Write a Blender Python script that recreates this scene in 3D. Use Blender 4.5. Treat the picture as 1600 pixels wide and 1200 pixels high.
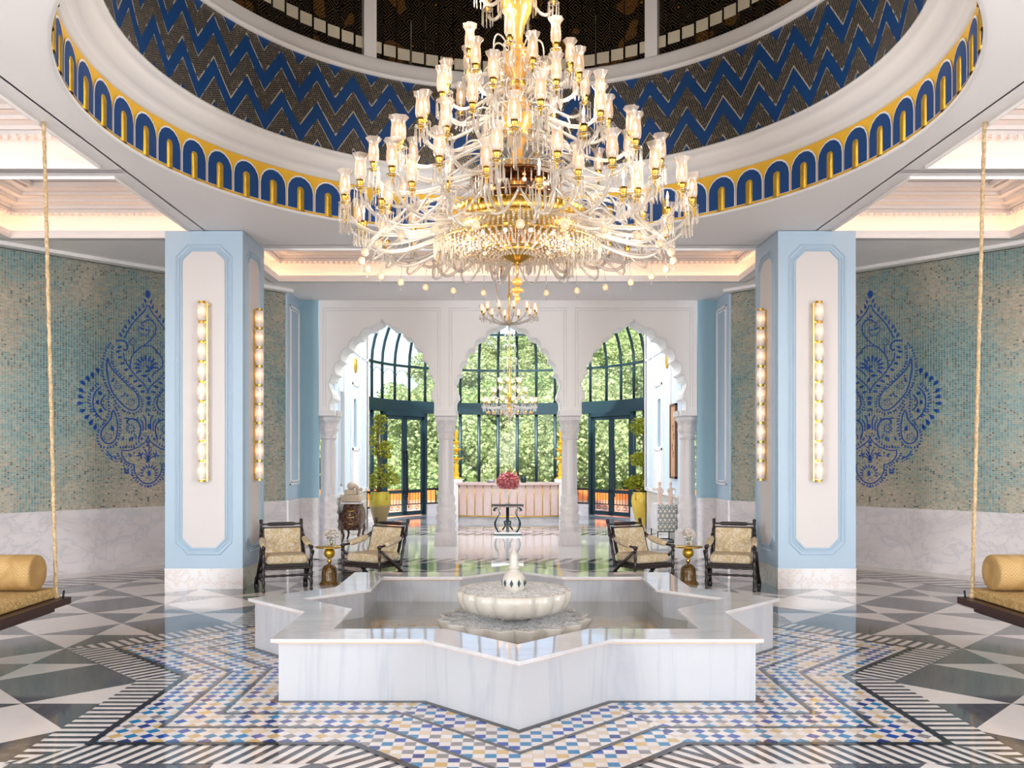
import bpy, math, random
from math import sin, cos, pi, radians, sqrt, atan2
random.seed(7)
for _o in list(bpy.data.objects): bpy.data.objects.remove(_o)
S = bpy.context.scene
COL = S.collection
F, VPX, VPY, CZ, CXC = 1352.0, 785.0, 711.0, 1.81, -0.108
WX, WY, WS = 4.10, 16.02, 1.096      # where the diagonal mosaic walls start, and their slope
YA, YB, KA = 17.0, 17.78, 1.03       # arcade front, back and size
# ---------- camera ----------
cd = bpy.data.cameras.new('camera'); cam = bpy.data.objects.new('camera', cd); COL.objects.link(cam)
cam.location = (CXC, 0, CZ); cam.rotation_euler = (pi/2, 0, 0)
cd.sensor_fit = 'HORIZONTAL'; cd.sensor_width = 36.0; cd.lens = F/1600*36
cd.shift_x = (800-VPX)/1600; cd.shift_y = (VPY-600)/1600
cd.clip_start = 0.05; cd.clip_end = 500
S.camera = cam
# ---------- view ----------
S.view_settings.view_transform = 'Standard'; S.view_settings.look = 'None'
S.view_settings.exposure = 1.55; S.view_settings.gamma = 1.0; S.view_settings.use_curve_mapping = False
S.cycles.use_denoising = True
try: S.cycles.denoiser = 'OPENIMAGEDENOISE'
except Exception: pass
S.cycles.max_bounces = 8; S.cycles.diffuse_bounces = 6; S.cycles.glossy_bounces = 4
S.cycles.transmission_bounces = 6; S.cycles.transparent_max_bounces = 24
S.cycles.caustics_reflective = False; S.cycles.caustics_refractive = False
S.cycles.sample_clamp_indirect = 6.0
# ---------- sky ----------
W = bpy.data.worlds.new('sky'); S.world = W; W.use_nodes = True
wn = W.node_tree.nodes; wl = W.node_tree.links; wn.clear()
wo = wn.new('ShaderNodeOutputWorld'); wb = wn.new('ShaderNodeBackground'); sk = wn.new('ShaderNodeTexSky')
sk.sky_type = 'NISHITA'; sk.sun_disc = False; sk.sun_elevation = radians(48); sk.sun_rotation = radians(200)
sk.air_density = 1.0; sk.dust_density = 2.5; sk.ozone_density = 1.0
wl.new(sk.outputs[0], wb.inputs[0]); wl.new(wb.outputs[0], wo.inputs[0]); wb.inputs[1].default_value = 0.13
def lamp(kind, name, loc, rot, energy, color, size=None, size_y=None):
    d = bpy.data.lights.new(name, kind); d.energy = energy; d.color = color
    if kind == 'AREA':
        d.shape = 'RECTANGLE'; d.size = size; d.size_y = size_y or size
    o = bpy.data.objects.new(name, d); o.location = loc; o.rotation_euler = rot; COL.objects.link(o); return o
sun = lamp('SUN', 'sun_light', (0, -20, 40), (radians(42), 0, radians(-18)), 3.7, (1, .96, .88)); sun.data.angle = radians(2)
# daylight entering through the open entrance behind the camera; the rest are added fill
lamp('AREA', 'entrance_daylight', (0, -10.0, 3.0), (radians(90), 0, 0), 360, (.92, .96, 1), 18.0, 5.6)
lamp('AREA', 'side_fill', (-8.9, 0.0, 2.5), (radians(90), 0, radians(-60)), 360, (.90, .95, 1), 3.4, 4.0)  # added fill lamps at both sides, brightening the hall
lamp('AREA', 'side_fill', (8.9, 0.0, 2.5), (radians(90), 0, radians(60)), 360, (.90, .95, 1), 3.4, 4.0)
lamp('AREA', 'vestibule_fill', (0.0, 20.3, 5.95), (0, 0, 0), 150, (.97, .98, 1), 5.0, 5.0)  # added fill hidden above the arches, in place of bay daylight

# ---------- mesh helpers ----------
def col3(c): return (c[0], c[1], c[2], 1)
class MB:
    def __init__(s): s.v = []; s.f = []; s.m = []; s.s = []
    def add(s, vs, fs, m=0, sm=False):
        b = len(s.v); s.v.extend(vs)
        for f in fs: s.f.append([i+b for i in f]); s.m.append(m); s.s.append(sm)
        return s
    def box(s, x0, x1, y0, y1, z0, z1, m=0):
        return s.add([(x0,y0,z0),(x1,y0,z0),(x1,y1,z0),(x0,y1,z0),(x0,y0,z1),(x1,y0,z1),(x1,y1,z1),(x0,y1,z1)],
              [(0,3,2,1),(4,5,6,7),(0,1,5,4),(1,2,6,5),(2,3,7,6),(3,0,4,7)], m)
    def lathe(s, prof, n=24, c=(0,0,0), m=0, sm=True, a0=0, a1=2*pi, rf=None, caps=False):
        full = abs(a1-a0-2*pi) < 1e-6; k = n if full else n+1; vs = []; fs = []
        for (r, z) in prof:
            for i in range(k):
                a = a0+(a1-a0)*i/n; q = r*(rf(a, z) if rf else 1)
                vs.append((c[0]+q*cos(a), c[1]+q*sin(a), c[2]+z))
        for j in range(len(prof)-1):
            for i in range(n):
                i2 = (i+1) % k; fs.append((j*k+i, j*k+i2, (j+1)*k+i2, (j+1)*k+i))
        if caps and full:
            fs.append(tuple(range(k-1, -1, -1))); fs.append(tuple(range((len(prof)-1)*k, len(prof)*k)))
        return s.add(vs, fs, m, sm)
    def tube(s, pts, r, n=8, m=0, sm=True, closed=False):
        k = len(pts); rs = r if isinstance(r, (list, tuple)) else [r]*k; vs = []; fs = []
        px = None
        for i, p in enumerate(pts):
            a = pts[i-1] if (i > 0 or closed) else p; b = pts[(i+1) % k] if (i < k-1 or closed) else p
            t = [b[j]-a[j] for j in range(3)]; L = sqrt(sum(q*q for q in t)) or 1; t = [q/L for q in t]
            if px is None: px = (1, 0, 0) if abs(t[0]) < .8 else (0, 1, 0)
            d = sum(px[j]*t[j] for j in range(3)); u = [px[j]-d*t[j] for j in range(3)]
            L = sqrt(sum(q*q for q in u)) or 1; u = [q/L for q in u]; px = u
            w = (t[1]*u[2]-t[2]*u[1], t[2]*u[0]-t[0]*u[2], t[0]*u[1]-t[1]*u[0])
            for q in range(n):
                A = 2*pi*q/n; vs.append(tuple(p[j]+rs[i]*(cos(A)*u[j]+sin(A)*w[j]) for j in range(3)))
        for i in range(k if closed else k-1):
            i2 = (i+1) % k
            for q in range(n):
                q2 = (q+1) % n; fs.append((i*n+q, i*n+q2, i2*n+q2, i2*n+q))
        if not closed: fs.append(tuple(range(n-1, -1, -1))); fs.append(tuple((k-1)*n+q for q in range(n)))
        return s.add(vs, fs, m, sm)
    def ball(s, c, r, m=0, n=12, rz=None):
        rz = rz or r; k = max(4, n//2)
        return s.lathe([(max(r*sin(pi*i/k), 1e-4), -rz*cos(pi*i/k)) for i in range(k+1)], n, c, m)
    def prism(s, poly, z0, z1, m=0):
        n = len(poly)
        return s.add([(x,y,z0) for x,y in poly]+[(x,y,z1) for x,y in poly],
             [tuple(range(n-1,-1,-1)), tuple(range(n,2*n))]+[(i,(i+1)%n,n+(i+1)%n,n+i) for i in range(n)], m)
    def ring(s, outer, inner, z0, z1, m=0):
        n = len(outer)
        vs = [(x,y,z0) for x,y in outer]+[(x,y,z0) for x,y in inner]+[(x,y,z1) for x,y in outer]+[(x,y,z1) for x,y in inner]
        fs = []
        for i in range(n):
            j = (i+1) % n
            fs += [(2*n+i,2*n+j,3*n+j,3*n+i),(i,n+i,n+j,j),(i,j,2*n+j,2*n+i),(n+j,n+i,3*n+i,3*n+j)]
        return s.add(vs, fs, m)
    def xform(s, f): s.v = [f(p) for p in s.v]; return s
    def mesh(s, name, mats):
        me = bpy.data.meshes.new(name); me.from_pydata(s.v, [], s.f)
        for q in (mats if isinstance(mats, (list, tuple)) else [mats]): me.materials.append(q)
        me.polygons.foreach_set('material_index', s.m); me.polygons.foreach_set('use_smooth', s.s)
        me.update(); return me
    def build(s, name, mats, parent=None, loc=None, rz=0, **kw):
        return put(name, s.mesh(name, mats), parent, loc, rz, **kw)
def put(name, me, parent=None, loc=None, rz=0, label=None, cat=None, group=None, kind=None):
    o = bpy.data.objects.new(name, me); COL.objects.link(o)
    if parent: o.parent = parent
    if loc: o.location = loc
    if rz: o.rotation_euler = (0, 0, rz)
    if label: o['label'] = label
    if cat: o['category'] = cat
    if group: o['group'] = group
    if kind: o['kind'] = kind
    return o
def thing(name, label, cat, loc=(0,0,0), rz=0, group=None):
    return put(name, None, None, loc, rz, label, cat, group)
def struct(name, mb, mats, loc=None, rz=0, parent=None):
    return mb.build(name, mats, parent, loc, rz, kind=None if parent else 'structure')
def copy_tree(root, loc=None, rz=None, label=None):
    r = root.copy(); COL.objects.link(r)
    if loc is not None: r.location = loc
    if rz is not None: r.rotation_euler = (0, 0, rz)
    if label: r['label'] = label
    for ch in list(root.children):
        c = ch.copy(); COL.objects.link(c); c.parent = r
        for g in list(ch.children):
            d = g.copy(); COL.objects.link(d); d.parent = c
    return r
def bez(p0, p1, p2, p3, n=10):
    o = []
    for i in range(n+1):
        t = i/n; u = 1-t
        o.append(tuple(u*u*u*a+3*u*u*t*b+3*u*t*t*c+t*t*t*d for a, b, c, d in zip(p0, p1, p2, p3)))
    return o
def smooth(pts, k=4, closed=False):
    o = []; n = len(pts)
    for i in range(n if closed else n-1):
        p = [pts[(i-1) % n] if (closed or i > 0) else pts[0], pts[i], pts[(i+1) % n], pts[(i+2) % n] if (closed or i+2 < n) else pts[n-1]]
        for j in range(k):
            t = j/k
            o.append(tuple(.5*((2*p[1][d])+(-p[0][d]+p[2][d])*t+(2*p[0][d]-5*p[1][d]+4*p[2][d]-p[3][d])*t*t+(-p[0][d]+3*p[1][d]-3*p[2][d]+p[3][d])*t**3) for d in range(len(p[0]))))
    if not closed: o.append(tuple(pts[-1]))
    return o

# ---------- material helpers ----------
class NT:
    def __init__(s, name):
        s.mat = bpy.data.materials.new(name); s.mat.use_nodes = True; s.t = s.mat.node_tree
        s.n = s.t.nodes; s.b = s.n['Principled BSDF']; s.out = s.n['Material Output']; s.tc = None
    def L(s, a, b): s.t.links.new(a, b)
    def inp(s, sock, v):
        if v is None: return
        if hasattr(v, 'is_linked') or isinstance(v, bpy.types.NodeSocket): s.L(v, sock)
        else: sock.default_value = v
    def obj(s):
        if not s.tc: s.tc = s.n.new('ShaderNodeTexCoord')
        return s.tc.outputs['Object']
    def M(s, op, a, b=None, c=None):
        q = s.n.new('ShaderNodeMath'); q.operation = op
        s.inp(q.inputs[0], a); s.inp(q.inputs[1], b); s.inp(q.inputs[2], c); return q.outputs[0]
    def xyz(s, v=None):
        q = s.n.new('ShaderNodeSeparateXYZ'); s.L(v or s.obj(), q.inputs[0]); return q.outputs
    def comb(s, x=0, y=0, z=0):
        q = s.n.new('ShaderNodeCombineXYZ'); s.inp(q.inputs[0], x); s.inp(q.inputs[1], y); s.inp(q.inputs[2], z); return q.outputs[0]
    def noise(s, v=None, scale=5, detail=4, rough=.5, dist=0, color=False):
        q = s.n.new('ShaderNodeTexNoise'); s.L(v or s.obj(), q.inputs['Vector'])
        q.inputs['Scale'].default_value = scale; q.inputs['Detail'].default_value = detail
        q.inputs['Roughness'].default_value = rough; q.inputs['Distortion'].default_value = dist
        return q.outputs['Color' if color else 'Fac']
    def white(s, v):
        q = s.n.new('ShaderNodeTexWhiteNoise'); q.noise_dimensions = '3D'; s.L(v, q.inputs['Vector']); return q.outputs['Value']
    def mul(s, v, sc):
        q = s.n.new('ShaderNodeVectorMath'); q.operation = 'MULTIPLY'; s.L(v or s.obj(), q.inputs[0]); q.inputs[1].default_value = sc; return q.outputs[0]
    def ramp(s, fac, stops, const=False):
        q = s.n.new('ShaderNodeValToRGB'); s.L(fac, q.inputs[0]); e = q.color_ramp.elements
        if const: q.color_ramp.interpolation = 'CONSTANT'
        while len(e) < len(stops): e.new(.5)
        for i, (p, c) in enumerate(stops): e[i].position = p; e[i].color = col3(c)
        return q.outputs[0]
    def mix(s, fac, a, b, mode='MIX'):
        q = s.n.new('ShaderNodeMix'); q.data_type = 'RGBA'; q.blend_type = mode
        s.inp(q.inputs[0], fac); s.inp(q.inputs[6], a if not isinstance(a, tuple) else col3(a)); s.inp(q.inputs[7], b if not isinstance(b, tuple) else col3(b)); return q.outputs[2]
    def bump(s, h, strength=.3, dist=.01, to=None):
        q = s.n.new('ShaderNodeBump'); q.inputs['Strength'].default_value = strength; q.inputs['Distance'].default_value = dist
        s.L(h, q.inputs['Height'])
        if to is None: s.L(q.outputs[0], s.b.inputs['Normal'])
        return q.outputs[0]
    def set(s, base=None, rough=None, metal=None, spec=None, ior=None, coat=None, emis=None, es=None):
        I = s.b.inputs
        if base is not None: s.inp(I['Base Color'], col3(base) if isinstance(base, tuple) else base)
        if rough is not None: s.inp(I['Roughness'], rough)
        if metal is not None: s.inp(I['Metallic'], metal)
        if spec is not None: I['Specular IOR Level'].default_value = spec
        if ior is not None: I['IOR'].default_value = ior
        if coat is not None: I['Coat Weight'].default_value = coat; I['Coat Roughness'].default_value = .05
        if emis is not None: s.inp(I['Emission Color'], col3(emis) if isinstance(emis, tuple) else emis); I['Emission Strength'].default_value = es
        return s.mat
def flat(name, c, rough=.5, metal=0, spec=None, var=0.04, sc=6, emis=None, es=None):
    t = NT(name)
    if var:
        f = t.noise(scale=sc, detail=3)
        base = t.mix(f, tuple(max(0, q*(1-var)) for q in c), tuple(min(1, q*(1+var)) for q in c))
    else: base = c
    return t.set(base, rough, metal, spec, emis=emis, es=es)
def emit(name, c, st):
    t = NT(name); t.n.remove(t.b); e = t.n.new('ShaderNodeEmission'); e.inputs[0].default_value = col3(c); e.inputs[1].default_value = st
    t.L(e.outputs[0], t.out.inputs[0]); return t.mat
def clear(name, tint=(1,1,1), glossy=.12, rough=.02, white=0, wc=(1,1,1), bumpy=0, blend=1.45):
    """thin glass: transparent + fresnel gloss (+ a share of translucent frosting)"""
    t = NT(name); t.n.remove(t.b)
    tr = t.n.new('ShaderNodeBsdfTransparent'); tr.inputs[0].default_value = col3(tint)
    gl = t.n.new('ShaderNodeBsdfGlossy'); gl.inputs['Roughness'].default_value = rough
    fr = t.n.new('ShaderNodeLayerWeight'); fr.inputs[0].default_value = .5
    if bumpy:
        q = t.bump(t.noise(scale=bumpy, detail=3), .5, .01, to=1); t.L(q, gl.inputs['Normal']); t.L(q, fr.inputs['Normal'])
    f = t.M('ADD', t.M('ADD', t.M('MULTIPLY', t.M('POWER', fr.outputs['Facing'], 5.0), .9), .04), glossy); f = t.M('MINIMUM', f, 1.0)
    base = tr.outputs[0]
    if white:
        df = t.n.new('ShaderNodeBsdfDiffuse'); df.inputs[0].default_value = col3(wc)
        tl = t.n.new('ShaderNodeBsdfTranslucent'); tl.inputs[0].default_value = col3(wc)
        m0 = t.n.new('ShaderNodeMixShader'); m0.inputs[0].default_value = .55; t.L(df.outputs[0], m0.inputs[1]); t.L(tl.outputs[0], m0.inputs[2])
        m1 = t.n.new('ShaderNodeMixShader'); m1.inputs[0].default_value = white; t.L(base, m1.inputs[1]); t.L(m0.outputs[0], m1.inputs[2]); base = m1.outputs[0]
    mx = t.n.new('ShaderNodeMixShader'); t.L(f, mx.inputs[0]); t.L(base, mx.inputs[1]); t.L(gl.outputs[0], mx.inputs[2])
    t.L(mx.outputs[0], t.out.inputs[0]); return t.mat
def marble(name, base=(.78,.76,.75), vein=(.5,.5,.52), tint=(.72,.66,.62), rough=.12, scale=1.2, stretch=(1,1,1), amt=.5, spec=.5):
    t = NT(name); v = t.mul(None, stretch)
    n1 = t.noise(v, scale, 7, .62, 1.2); n2 = t.noise(v, scale*.6, 3, .5, .6)
    c = t.mix(t.ramp(n2, [(.35,(0,0,0)),(.7,(1,1,1))]), base, tint)
    vv = t.M('ABSOLUTE', t.M('SUBTRACT', n1, .5)); vf = t.ramp(vv, [(0,(1,1,1)),(.045,(0,0,0))])
    c = t.mix(t.M('MULTIPLY', vf, amt), c, vein)
    return t.set(c, rough, 0, spec)

M = {}
M['cream'] = flat('cream_plaster', (.87,.835,.815), .6, var=.01, sc=2)
M['panel'] = flat('pillar_panel_cream', (.66,.62,.605), .6, var=.01, sc=2)
M['white'] = flat('white_plaster', (.82,.80,.785), .6, var=.01, sc=2)
M['blue'] = flat('pale_blue_paint', (.41,.53,.64), .5, var=.015, sc=2)
M['blue2'] = flat('sea_blue_paint', (.30,.47,.56), .5, var=.015, sc=2)
M['iceblue'] = flat('ice_blue_paint', (.66,.78,.89), .5, var=.01, sc=2)
M['gold'] = flat('polished_gold', (.80,.50,.10), .22, 1, var=.12, sc=30)
M['gold2'] = flat('gold_leaf', (.78,.48,.06), .38, .75, var=.35, sc=9)
M['amber'] = flat('amber_glass', (.80,.42,.10), .12, .35, var=.25, sc=20)
M['bronze'] = flat('bronze_dish', (.30,.13,.05), .1, .9, var=.2)
M['yellow'] = flat('yellow_paint', (.80,.46,.03), .5, var=.08, sc=3)
M['royal'] = flat('royal_blue_paint', (.002,.050,.20), .5, var=.15, sc=4)
M['darkwood'] = flat('dark_turned_wood', (.018,.011,.010), .3, var=.4, sc=20)
M['bedwood'] = flat('mahogany', (.032,.009,.007), .35, var=.4, sc=14)
M['steel'] = flat('dark_teal_steel', (.014,.038,.050), .4, .2, var=.1)
M['iron'] = flat('black_iron', (.02,.022,.025), .45, .5, var=.1)
M['white_m'] = marble('white_marble', (.42,.42,.435), (.29,.31,.35), (.40,.39,.40), .1, 1.6, (1,1,.12), .35)
M['slab_m'] = marble('rim_marble', (.56,.545,.55), (.36,.38,.40), (.48,.45,.445), .05, 1.8, (.5,1.6,1), .3)
M['wain_m'] = marble('wainscot_marble', (.72,.68,.68), (.42,.43,.48), (.62,.57,.56), .18, 2.6, (.8,.8,1.2), .42)
M['base_m'] = marble('pink_veined_marble', (.58,.545,.53), (.46,.30,.20), (.55,.50,.485), .15, 2.5, (1,1,1), .5)
M['col_m'] = marble('carved_column_marble', (.72,.67,.655), (.45,.44,.47), (.65,.60,.60), .3, 2, (1,1,.3), .28)
M['lotus_m'] = marble('cream_marble', (.53,.49,.435), (.42,.38,.33), (.47,.42,.36), .25, 3, (1,1,1), .15)
M['glass'] = clear('window_glass', (.97,1,1), .02, .0)
M['crystal'] = clear('cut_crystal', (1,1,1), .12, .08, .42, (.76,.69,.60), 40)
M['arm'] = clear('glass_arm', (1,1,1), .08, .1, .44, (.68,.63,.56), 60)
M['shade'] = clear('etched_glass', (1,1,1), .05, .08, .42, (.85,.72,.59))
M['frost'] = clear('frosted_glass', (1,.98,.95), .02, .2, .93, (1,.95,.9))
M['clearglass'] = clear('clear_glass', (.96,.98,.98), .08, .02)
M['bulb'] = emit('warm_bulb', (1,.56,.25), 5.5)
M['bulb2'] = emit('sconce_bulb', (1,.58,.32), 5)
M['led'] = emit('warm_led', (1,.57,.32), 2.7)
M['led2'] = emit('warm_led_soft', (1,.60,.36), .45)
# ---------- patterned surfaces ----------
def mat_floor(pale=0):
    t = NT('pale_inlaid_floor' if pale else 'inlaid_marble_floor'); X, Y, Z = t.xyz()
    u = t.M('ADD', t.M('DIVIDE', X, 1.2), .5); v = t.M('ADD', t.M('DIVIDE', Y, 1.2), .5)
    fu = t.M('ABSOLUTE', t.M('SUBTRACT', t.M('FRACT', u), .5)); fv = t.M('ABSOLUTE', t.M('SUBTRACT', t.M('FRACT', v), .5))
    inside = t.M('LESS_THAN', t.M('ADD', fu, fv), .5)
    par = t.M('FLOORED_MODULO', t.M('ADD', t.M('FLOOR', u), t.M('FLOOR', v)), 2.0)
    x = t.M('ABSOLUTE', t.M('SUBTRACT', inside, par))   # 1 -> dark
    n = t.noise(scale=3, detail=8, rough=.7, dist=.6); n2 = t.noise(scale=14, detail=6, rough=.7)
    dark = t.mix(t.ramp(n2, [(.3,(0,0,0)),(.75,(1,1,1))]), t.ramp(n, [(.35,(.022,.028,.040)),(.7,(.075,.075,.080))]), (.12,.125,.14))
    if pale: dark = t.mix(n, (.34,.35,.37), (.24,.24,.25))
    lite = t.mix(n, (.66,.61,.585), (.56,.51,.485))
    return t.set(t.mix(x, lite, dark), .07, 0, .55)
def mat_mosaic_floor():
    t = NT('blue_and_gold_mosaic'); X, Y, Z = t.xyz()
    ax, ay = t.M('ABSOLUTE', X), t.M('ABSOLUTE', Y)
    side = t.M('GREATER_THAN', t.M('MINIMUM', ax, ay), t.M('MULTIPLY', t.M('MAXIMUM', ax, ay), .385))
    def pick(a, b): return t.M('ADD', a, t.M('MULTIPLY', side, t.M('SUBTRACT', b, a)))
    u = t.M('DIVIDE', pick(X, t.M('MULTIPLY', t.M('ADD', X, Y), .7071)), .072)
    v = t.M('DIVIDE', pick(Y, t.M('MULTIPLY', t.M('SUBTRACT', X, Y), .7071)), .072)
    cu, cv = t.M('FLOOR', u), t.M('FLOOR', v)
    par = t.M('FLOORED_MODULO', t.M('ADD', cu, cv), 2.0)
    r = t.white(t.comb(cu, cv, 0)); r2 = t.white(t.comb(cv, cu, 3))
    c = t.ramp(r, [(0,(.004,.05,.30)),(.20,(.004,.02,.17)),(.32,(.008,.16,.34)),(.58,(.50,.34,.13)),(.70,(.20,.18,.18)),(.86,(.56,.45,.33))], True)
    w = t.mix(r2, (.66,.61,.58), (.58,.53,.50)); c = t.mix(par, c, w)
    g = t.M('MINIMUM', t.M('FRACT', u), t.M('FRACT', v)); c = t.mix(t.M('LESS_THAN', g, .05), c, (.42,.38,.36))
    return t.set(c, .08, 0, .55)
def mat_chevron():
    t = NT('chevron_mirror_mosaic'); X, Y, Z = t.xyz()
    th = t.M('ARCTAN2', X, Y); k = t.M('ADD', t.M('MULTIPLY', th, 45/(2*pi)), .75)
    tri = t.M('ABSOLUTE', t.M('SUBTRACT', t.M('FRACT', k), .5))     # .5 at peaks
    q = t.M('DIVIDE', t.M('ADD', Z, t.M('MULTIPLY', tri, .72)), .48); q = t.M('ADD', q, .5); f = t.M('FRACT', q)
    blue = t.M('LESS_THAN', f, .42)
    edge = t.M('MULTIPLY', t.M('GREATER_THAN', f, .42), t.M('LESS_THAN', f, .475))
    edge2 = t.M('GREATER_THAN', f, .97); edge = t.M('MAXIMUM', edge, edge2)
    # fine mosaic rotated on the cylinder
    a = t.M('MULTIPLY', th, 3.6); p = t.M('ADD', a, t.M('MULTIPLY', Z, .35)); r = t.M('SUBTRACT', Z, t.M('MULTIPLY', a, .35))
    cu, cv = t.M('DIVIDE', p, .030), t.M('DIVIDE', r, .024)
    rn = t.white(t.comb(t.M('FLOOR', cu), t.M('FLOOR', cv), 1))
    gr = t.M('LESS_THAN', t.M('MINIMUM', t.M('FRACT', cu), t.M('FRACT', cv)), .20)
    mc = t.ramp(rn, [(0,(.008,.010,.012)),(.35,(.025,.025,.025)),(.6,(.06,.05,.04)),(.82,(.14,.10,.06)),(.93,(.01,.03,.08))], True)
    mc = t.mix(gr, mc, (.30,.26,.21))
    rb = t.white(t.comb(t.M('FLOOR', t.M('MULTIPLY', th, 60)), t.M('FLOOR', t.M('MULTIPLY', Z, 9)), 4))
    ec = t.mix(t.M('GREATER_THAN', rb, .45), (.10,.10,.10), (.66,.60,.50))
    c = t.mix(edge, mc, ec)
    bl = t.mix(t.noise(scale=5), (.001,.038,.15), (.002,.058,.22)); c = t.mix(blue, c, bl)
    t.bump(t.M('ADD', t.M('MULTIPLY', blue, .7), t.M('MULTIPLY', rn, .25)), .6, .02)
    return t.set(c, t.M('ADD', t.M('MULTIPLY', blue, .2), .28), t.M('MULTIPLY', t.M('SUBTRACT', 1.0, blue), .35), .5)
def mat_walltile():
    t = NT('teal_glass_mosaic'); X, Y, Z = t.xyz()
    u, v = t.M('DIVIDE', X, .040), t.M('DIVIDE', Z, .029)
    cell = t.comb(t.M('FLOOR', u), t.M('FLOOR', v), 0)
    r = t.white(cell); r2 = t.white(t.comb(t.M('FLOOR', v), t.M('FLOOR', u), 5))
    cloud = t.noise(t.mul(None, (.55,1,.45)), 1.1, 3, .5, .4); cl = t.noise(t.mul(None, (.5,1,1.2)), 2.4, 2)
    f = t.M('ADD', t.M('MULTIPLY', r, .20), t.M('ADD', t.M('MULTIPLY', cloud, 1.15), t.M('SUBTRACT', t.M('MULTIPLY', cl, .25), .20)))
    c = t.ramp(f, [(.36,(.05,.20,.23)),(.50,(.13,.29,.30)),(.60,(.26,.31,.26)),(.72,(.42,.38,.29)),(.9,(.58,.50,.40))])
    c = t.mix(t.M('GREATER_THAN', r2, .95), c, (.05,.09,.09))
    g = t.M('LESS_THAN', t.M('MINIMUM', t.M('FRACT', u), t.M('FRACT', v)), .17)
    c = t.mix(g, c, (.50,.44,.36))
    t.bump(t.M('ADD', t.M('MULTIPLY', r, .6), t.M('MULTIPLY', g, -.8)), .8, .015)
    return t.set(c, t.M('ADD', t.M('MULTIPLY', r2, .25), .18), .15, .6)
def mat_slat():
    t = NT('dome_gold_and_reflection'); X, Y, Z = t.xyz()  # dome's gold ornament; on the slats its reflection is put into colour
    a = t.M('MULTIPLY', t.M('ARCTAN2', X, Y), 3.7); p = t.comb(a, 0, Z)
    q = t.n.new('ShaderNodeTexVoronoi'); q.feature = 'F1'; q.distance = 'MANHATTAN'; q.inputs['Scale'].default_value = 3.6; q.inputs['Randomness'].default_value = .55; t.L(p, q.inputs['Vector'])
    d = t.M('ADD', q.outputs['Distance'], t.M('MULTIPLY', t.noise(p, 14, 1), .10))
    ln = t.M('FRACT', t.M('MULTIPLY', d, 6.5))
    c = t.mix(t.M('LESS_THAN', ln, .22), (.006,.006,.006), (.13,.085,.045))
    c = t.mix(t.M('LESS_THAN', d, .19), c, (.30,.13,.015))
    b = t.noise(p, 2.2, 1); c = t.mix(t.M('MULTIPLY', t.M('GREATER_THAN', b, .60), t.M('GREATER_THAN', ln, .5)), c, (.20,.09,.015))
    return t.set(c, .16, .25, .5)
def mat_lattice():
    t = NT('inlaid_lattice'); X, Y, Z = t.xyz(); r = None
    def line(a, k, w):
        return t.M('LESS_THAN', t.M('ABSOLUTE', t.M('SUBTRACT', t.M('FRACT', t.M('MULTIPLY', a, k)), .5)), w)
    s1 = t.M('ADD', X, t.M('MULTIPLY', Z, .577)); s2 = t.M('SUBTRACT', X, t.M('MULTIPLY', Z, .577))
    m = t.M('MAXIMUM', line(s1, 11, .16), t.M('MAXIMUM', line(s2, 11, .16), line(Z, 9.5, .13)))
    return t.set(t.mix(m, (.70,.62,.52), (.23,.27,.27)), .3)
def mat_fabric(name, c1, c2, sc=14, weave=False):
    t = NT(name)
    n = t.noise(scale=sc, detail=3, dist=1.2); c = t.mix(t.ramp(n, [(.42,(0,0,0)),(.56,(1,1,1))]), c1, c2)
    if weave:
        X, Y, Z = t.xyz(); w = t.M('SINE', t.M('MULTIPLY', t.M('ADD', t.M('MULTIPLY', t.M('ARCTAN2', Z, Y), .16*36), t.M('MULTIPLY', t.M('ABSOLUTE', t.M('SUBTRACT', t.M('FRACT', t.M('MULTIPLY', X, 10)), .5)), 3.6)), 6.283))
        c = t.mix(t.M('MULTIPLY', t.M('GREATER_THAN', w, .2), .8), c, c2)
    t.bump(n, .15, .01)
    return t.set(c, .75)
def mat_leaf(name, c1, c2, c3):
    t = NT(name); oi = t.n.new('ShaderNodeObjectInfo'); gi = t.n.new('ShaderNodeNewGeometry')
    n = t.noise(scale=.8, detail=3)
    c = t.mix(t.ramp(t.M('ADD', t.M('MULTIPLY', n, .6), t.M('MULTIPLY', gi.outputs['Random Per Island'], .4)), [(.3,(0,0,0)),(.7,(1,1,1))]), c1, c2)
    c = t.mix(t.M('MULTIPLY', oi.outputs['Random'], .6), c, c3)
    m = t.set(c, .6, 0, .3)
    tl = t.n.new('ShaderNodeBsdfTranslucent'); t.L(c, tl.inputs[0]); mx = t.n.new('ShaderNodeMixShader'); mx.inputs[0].default_value = .4
    t.L(t.b.outputs[0], mx.inputs[1]); t.L(tl.outputs[0], mx.inputs[2]); t.L(mx.outputs[0], t.out.inputs[0]); return m
def mat_water(name, tint, rip=7, st=.35):
    t = NT(name); t.n.remove(t.b)
    tr = t.n.new('ShaderNodeBsdfTransparent'); tr.inputs[0].default_value = col3(tint)
    gl = t.n.new('ShaderNodeBsdfGlossy'); gl.inputs['Roughness'].default_value = .02
    fr = t.n.new('ShaderNodeLayerWeight'); fr.inputs[0].default_value = .5
    q = t.bump(t.noise(scale=rip, detail=4, dist=.8), st, .02, to=1); t.L(q, gl.inputs['Normal']); t.L(q, fr.inputs['Normal'])
    mx = t.n.new('ShaderNodeMixShader'); t.L(t.M('MINIMUM', t.M('ADD', t.M('POWER', fr.outputs['Facing'], 4.0), .03), 1.0), mx.inputs[0]); t.L(tr.outputs[0], mx.inputs[1]); t.L(gl.outputs[0], mx.inputs[2])
    t.L(mx.outputs[0], t.out.inputs[0]); return t.mat
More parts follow.
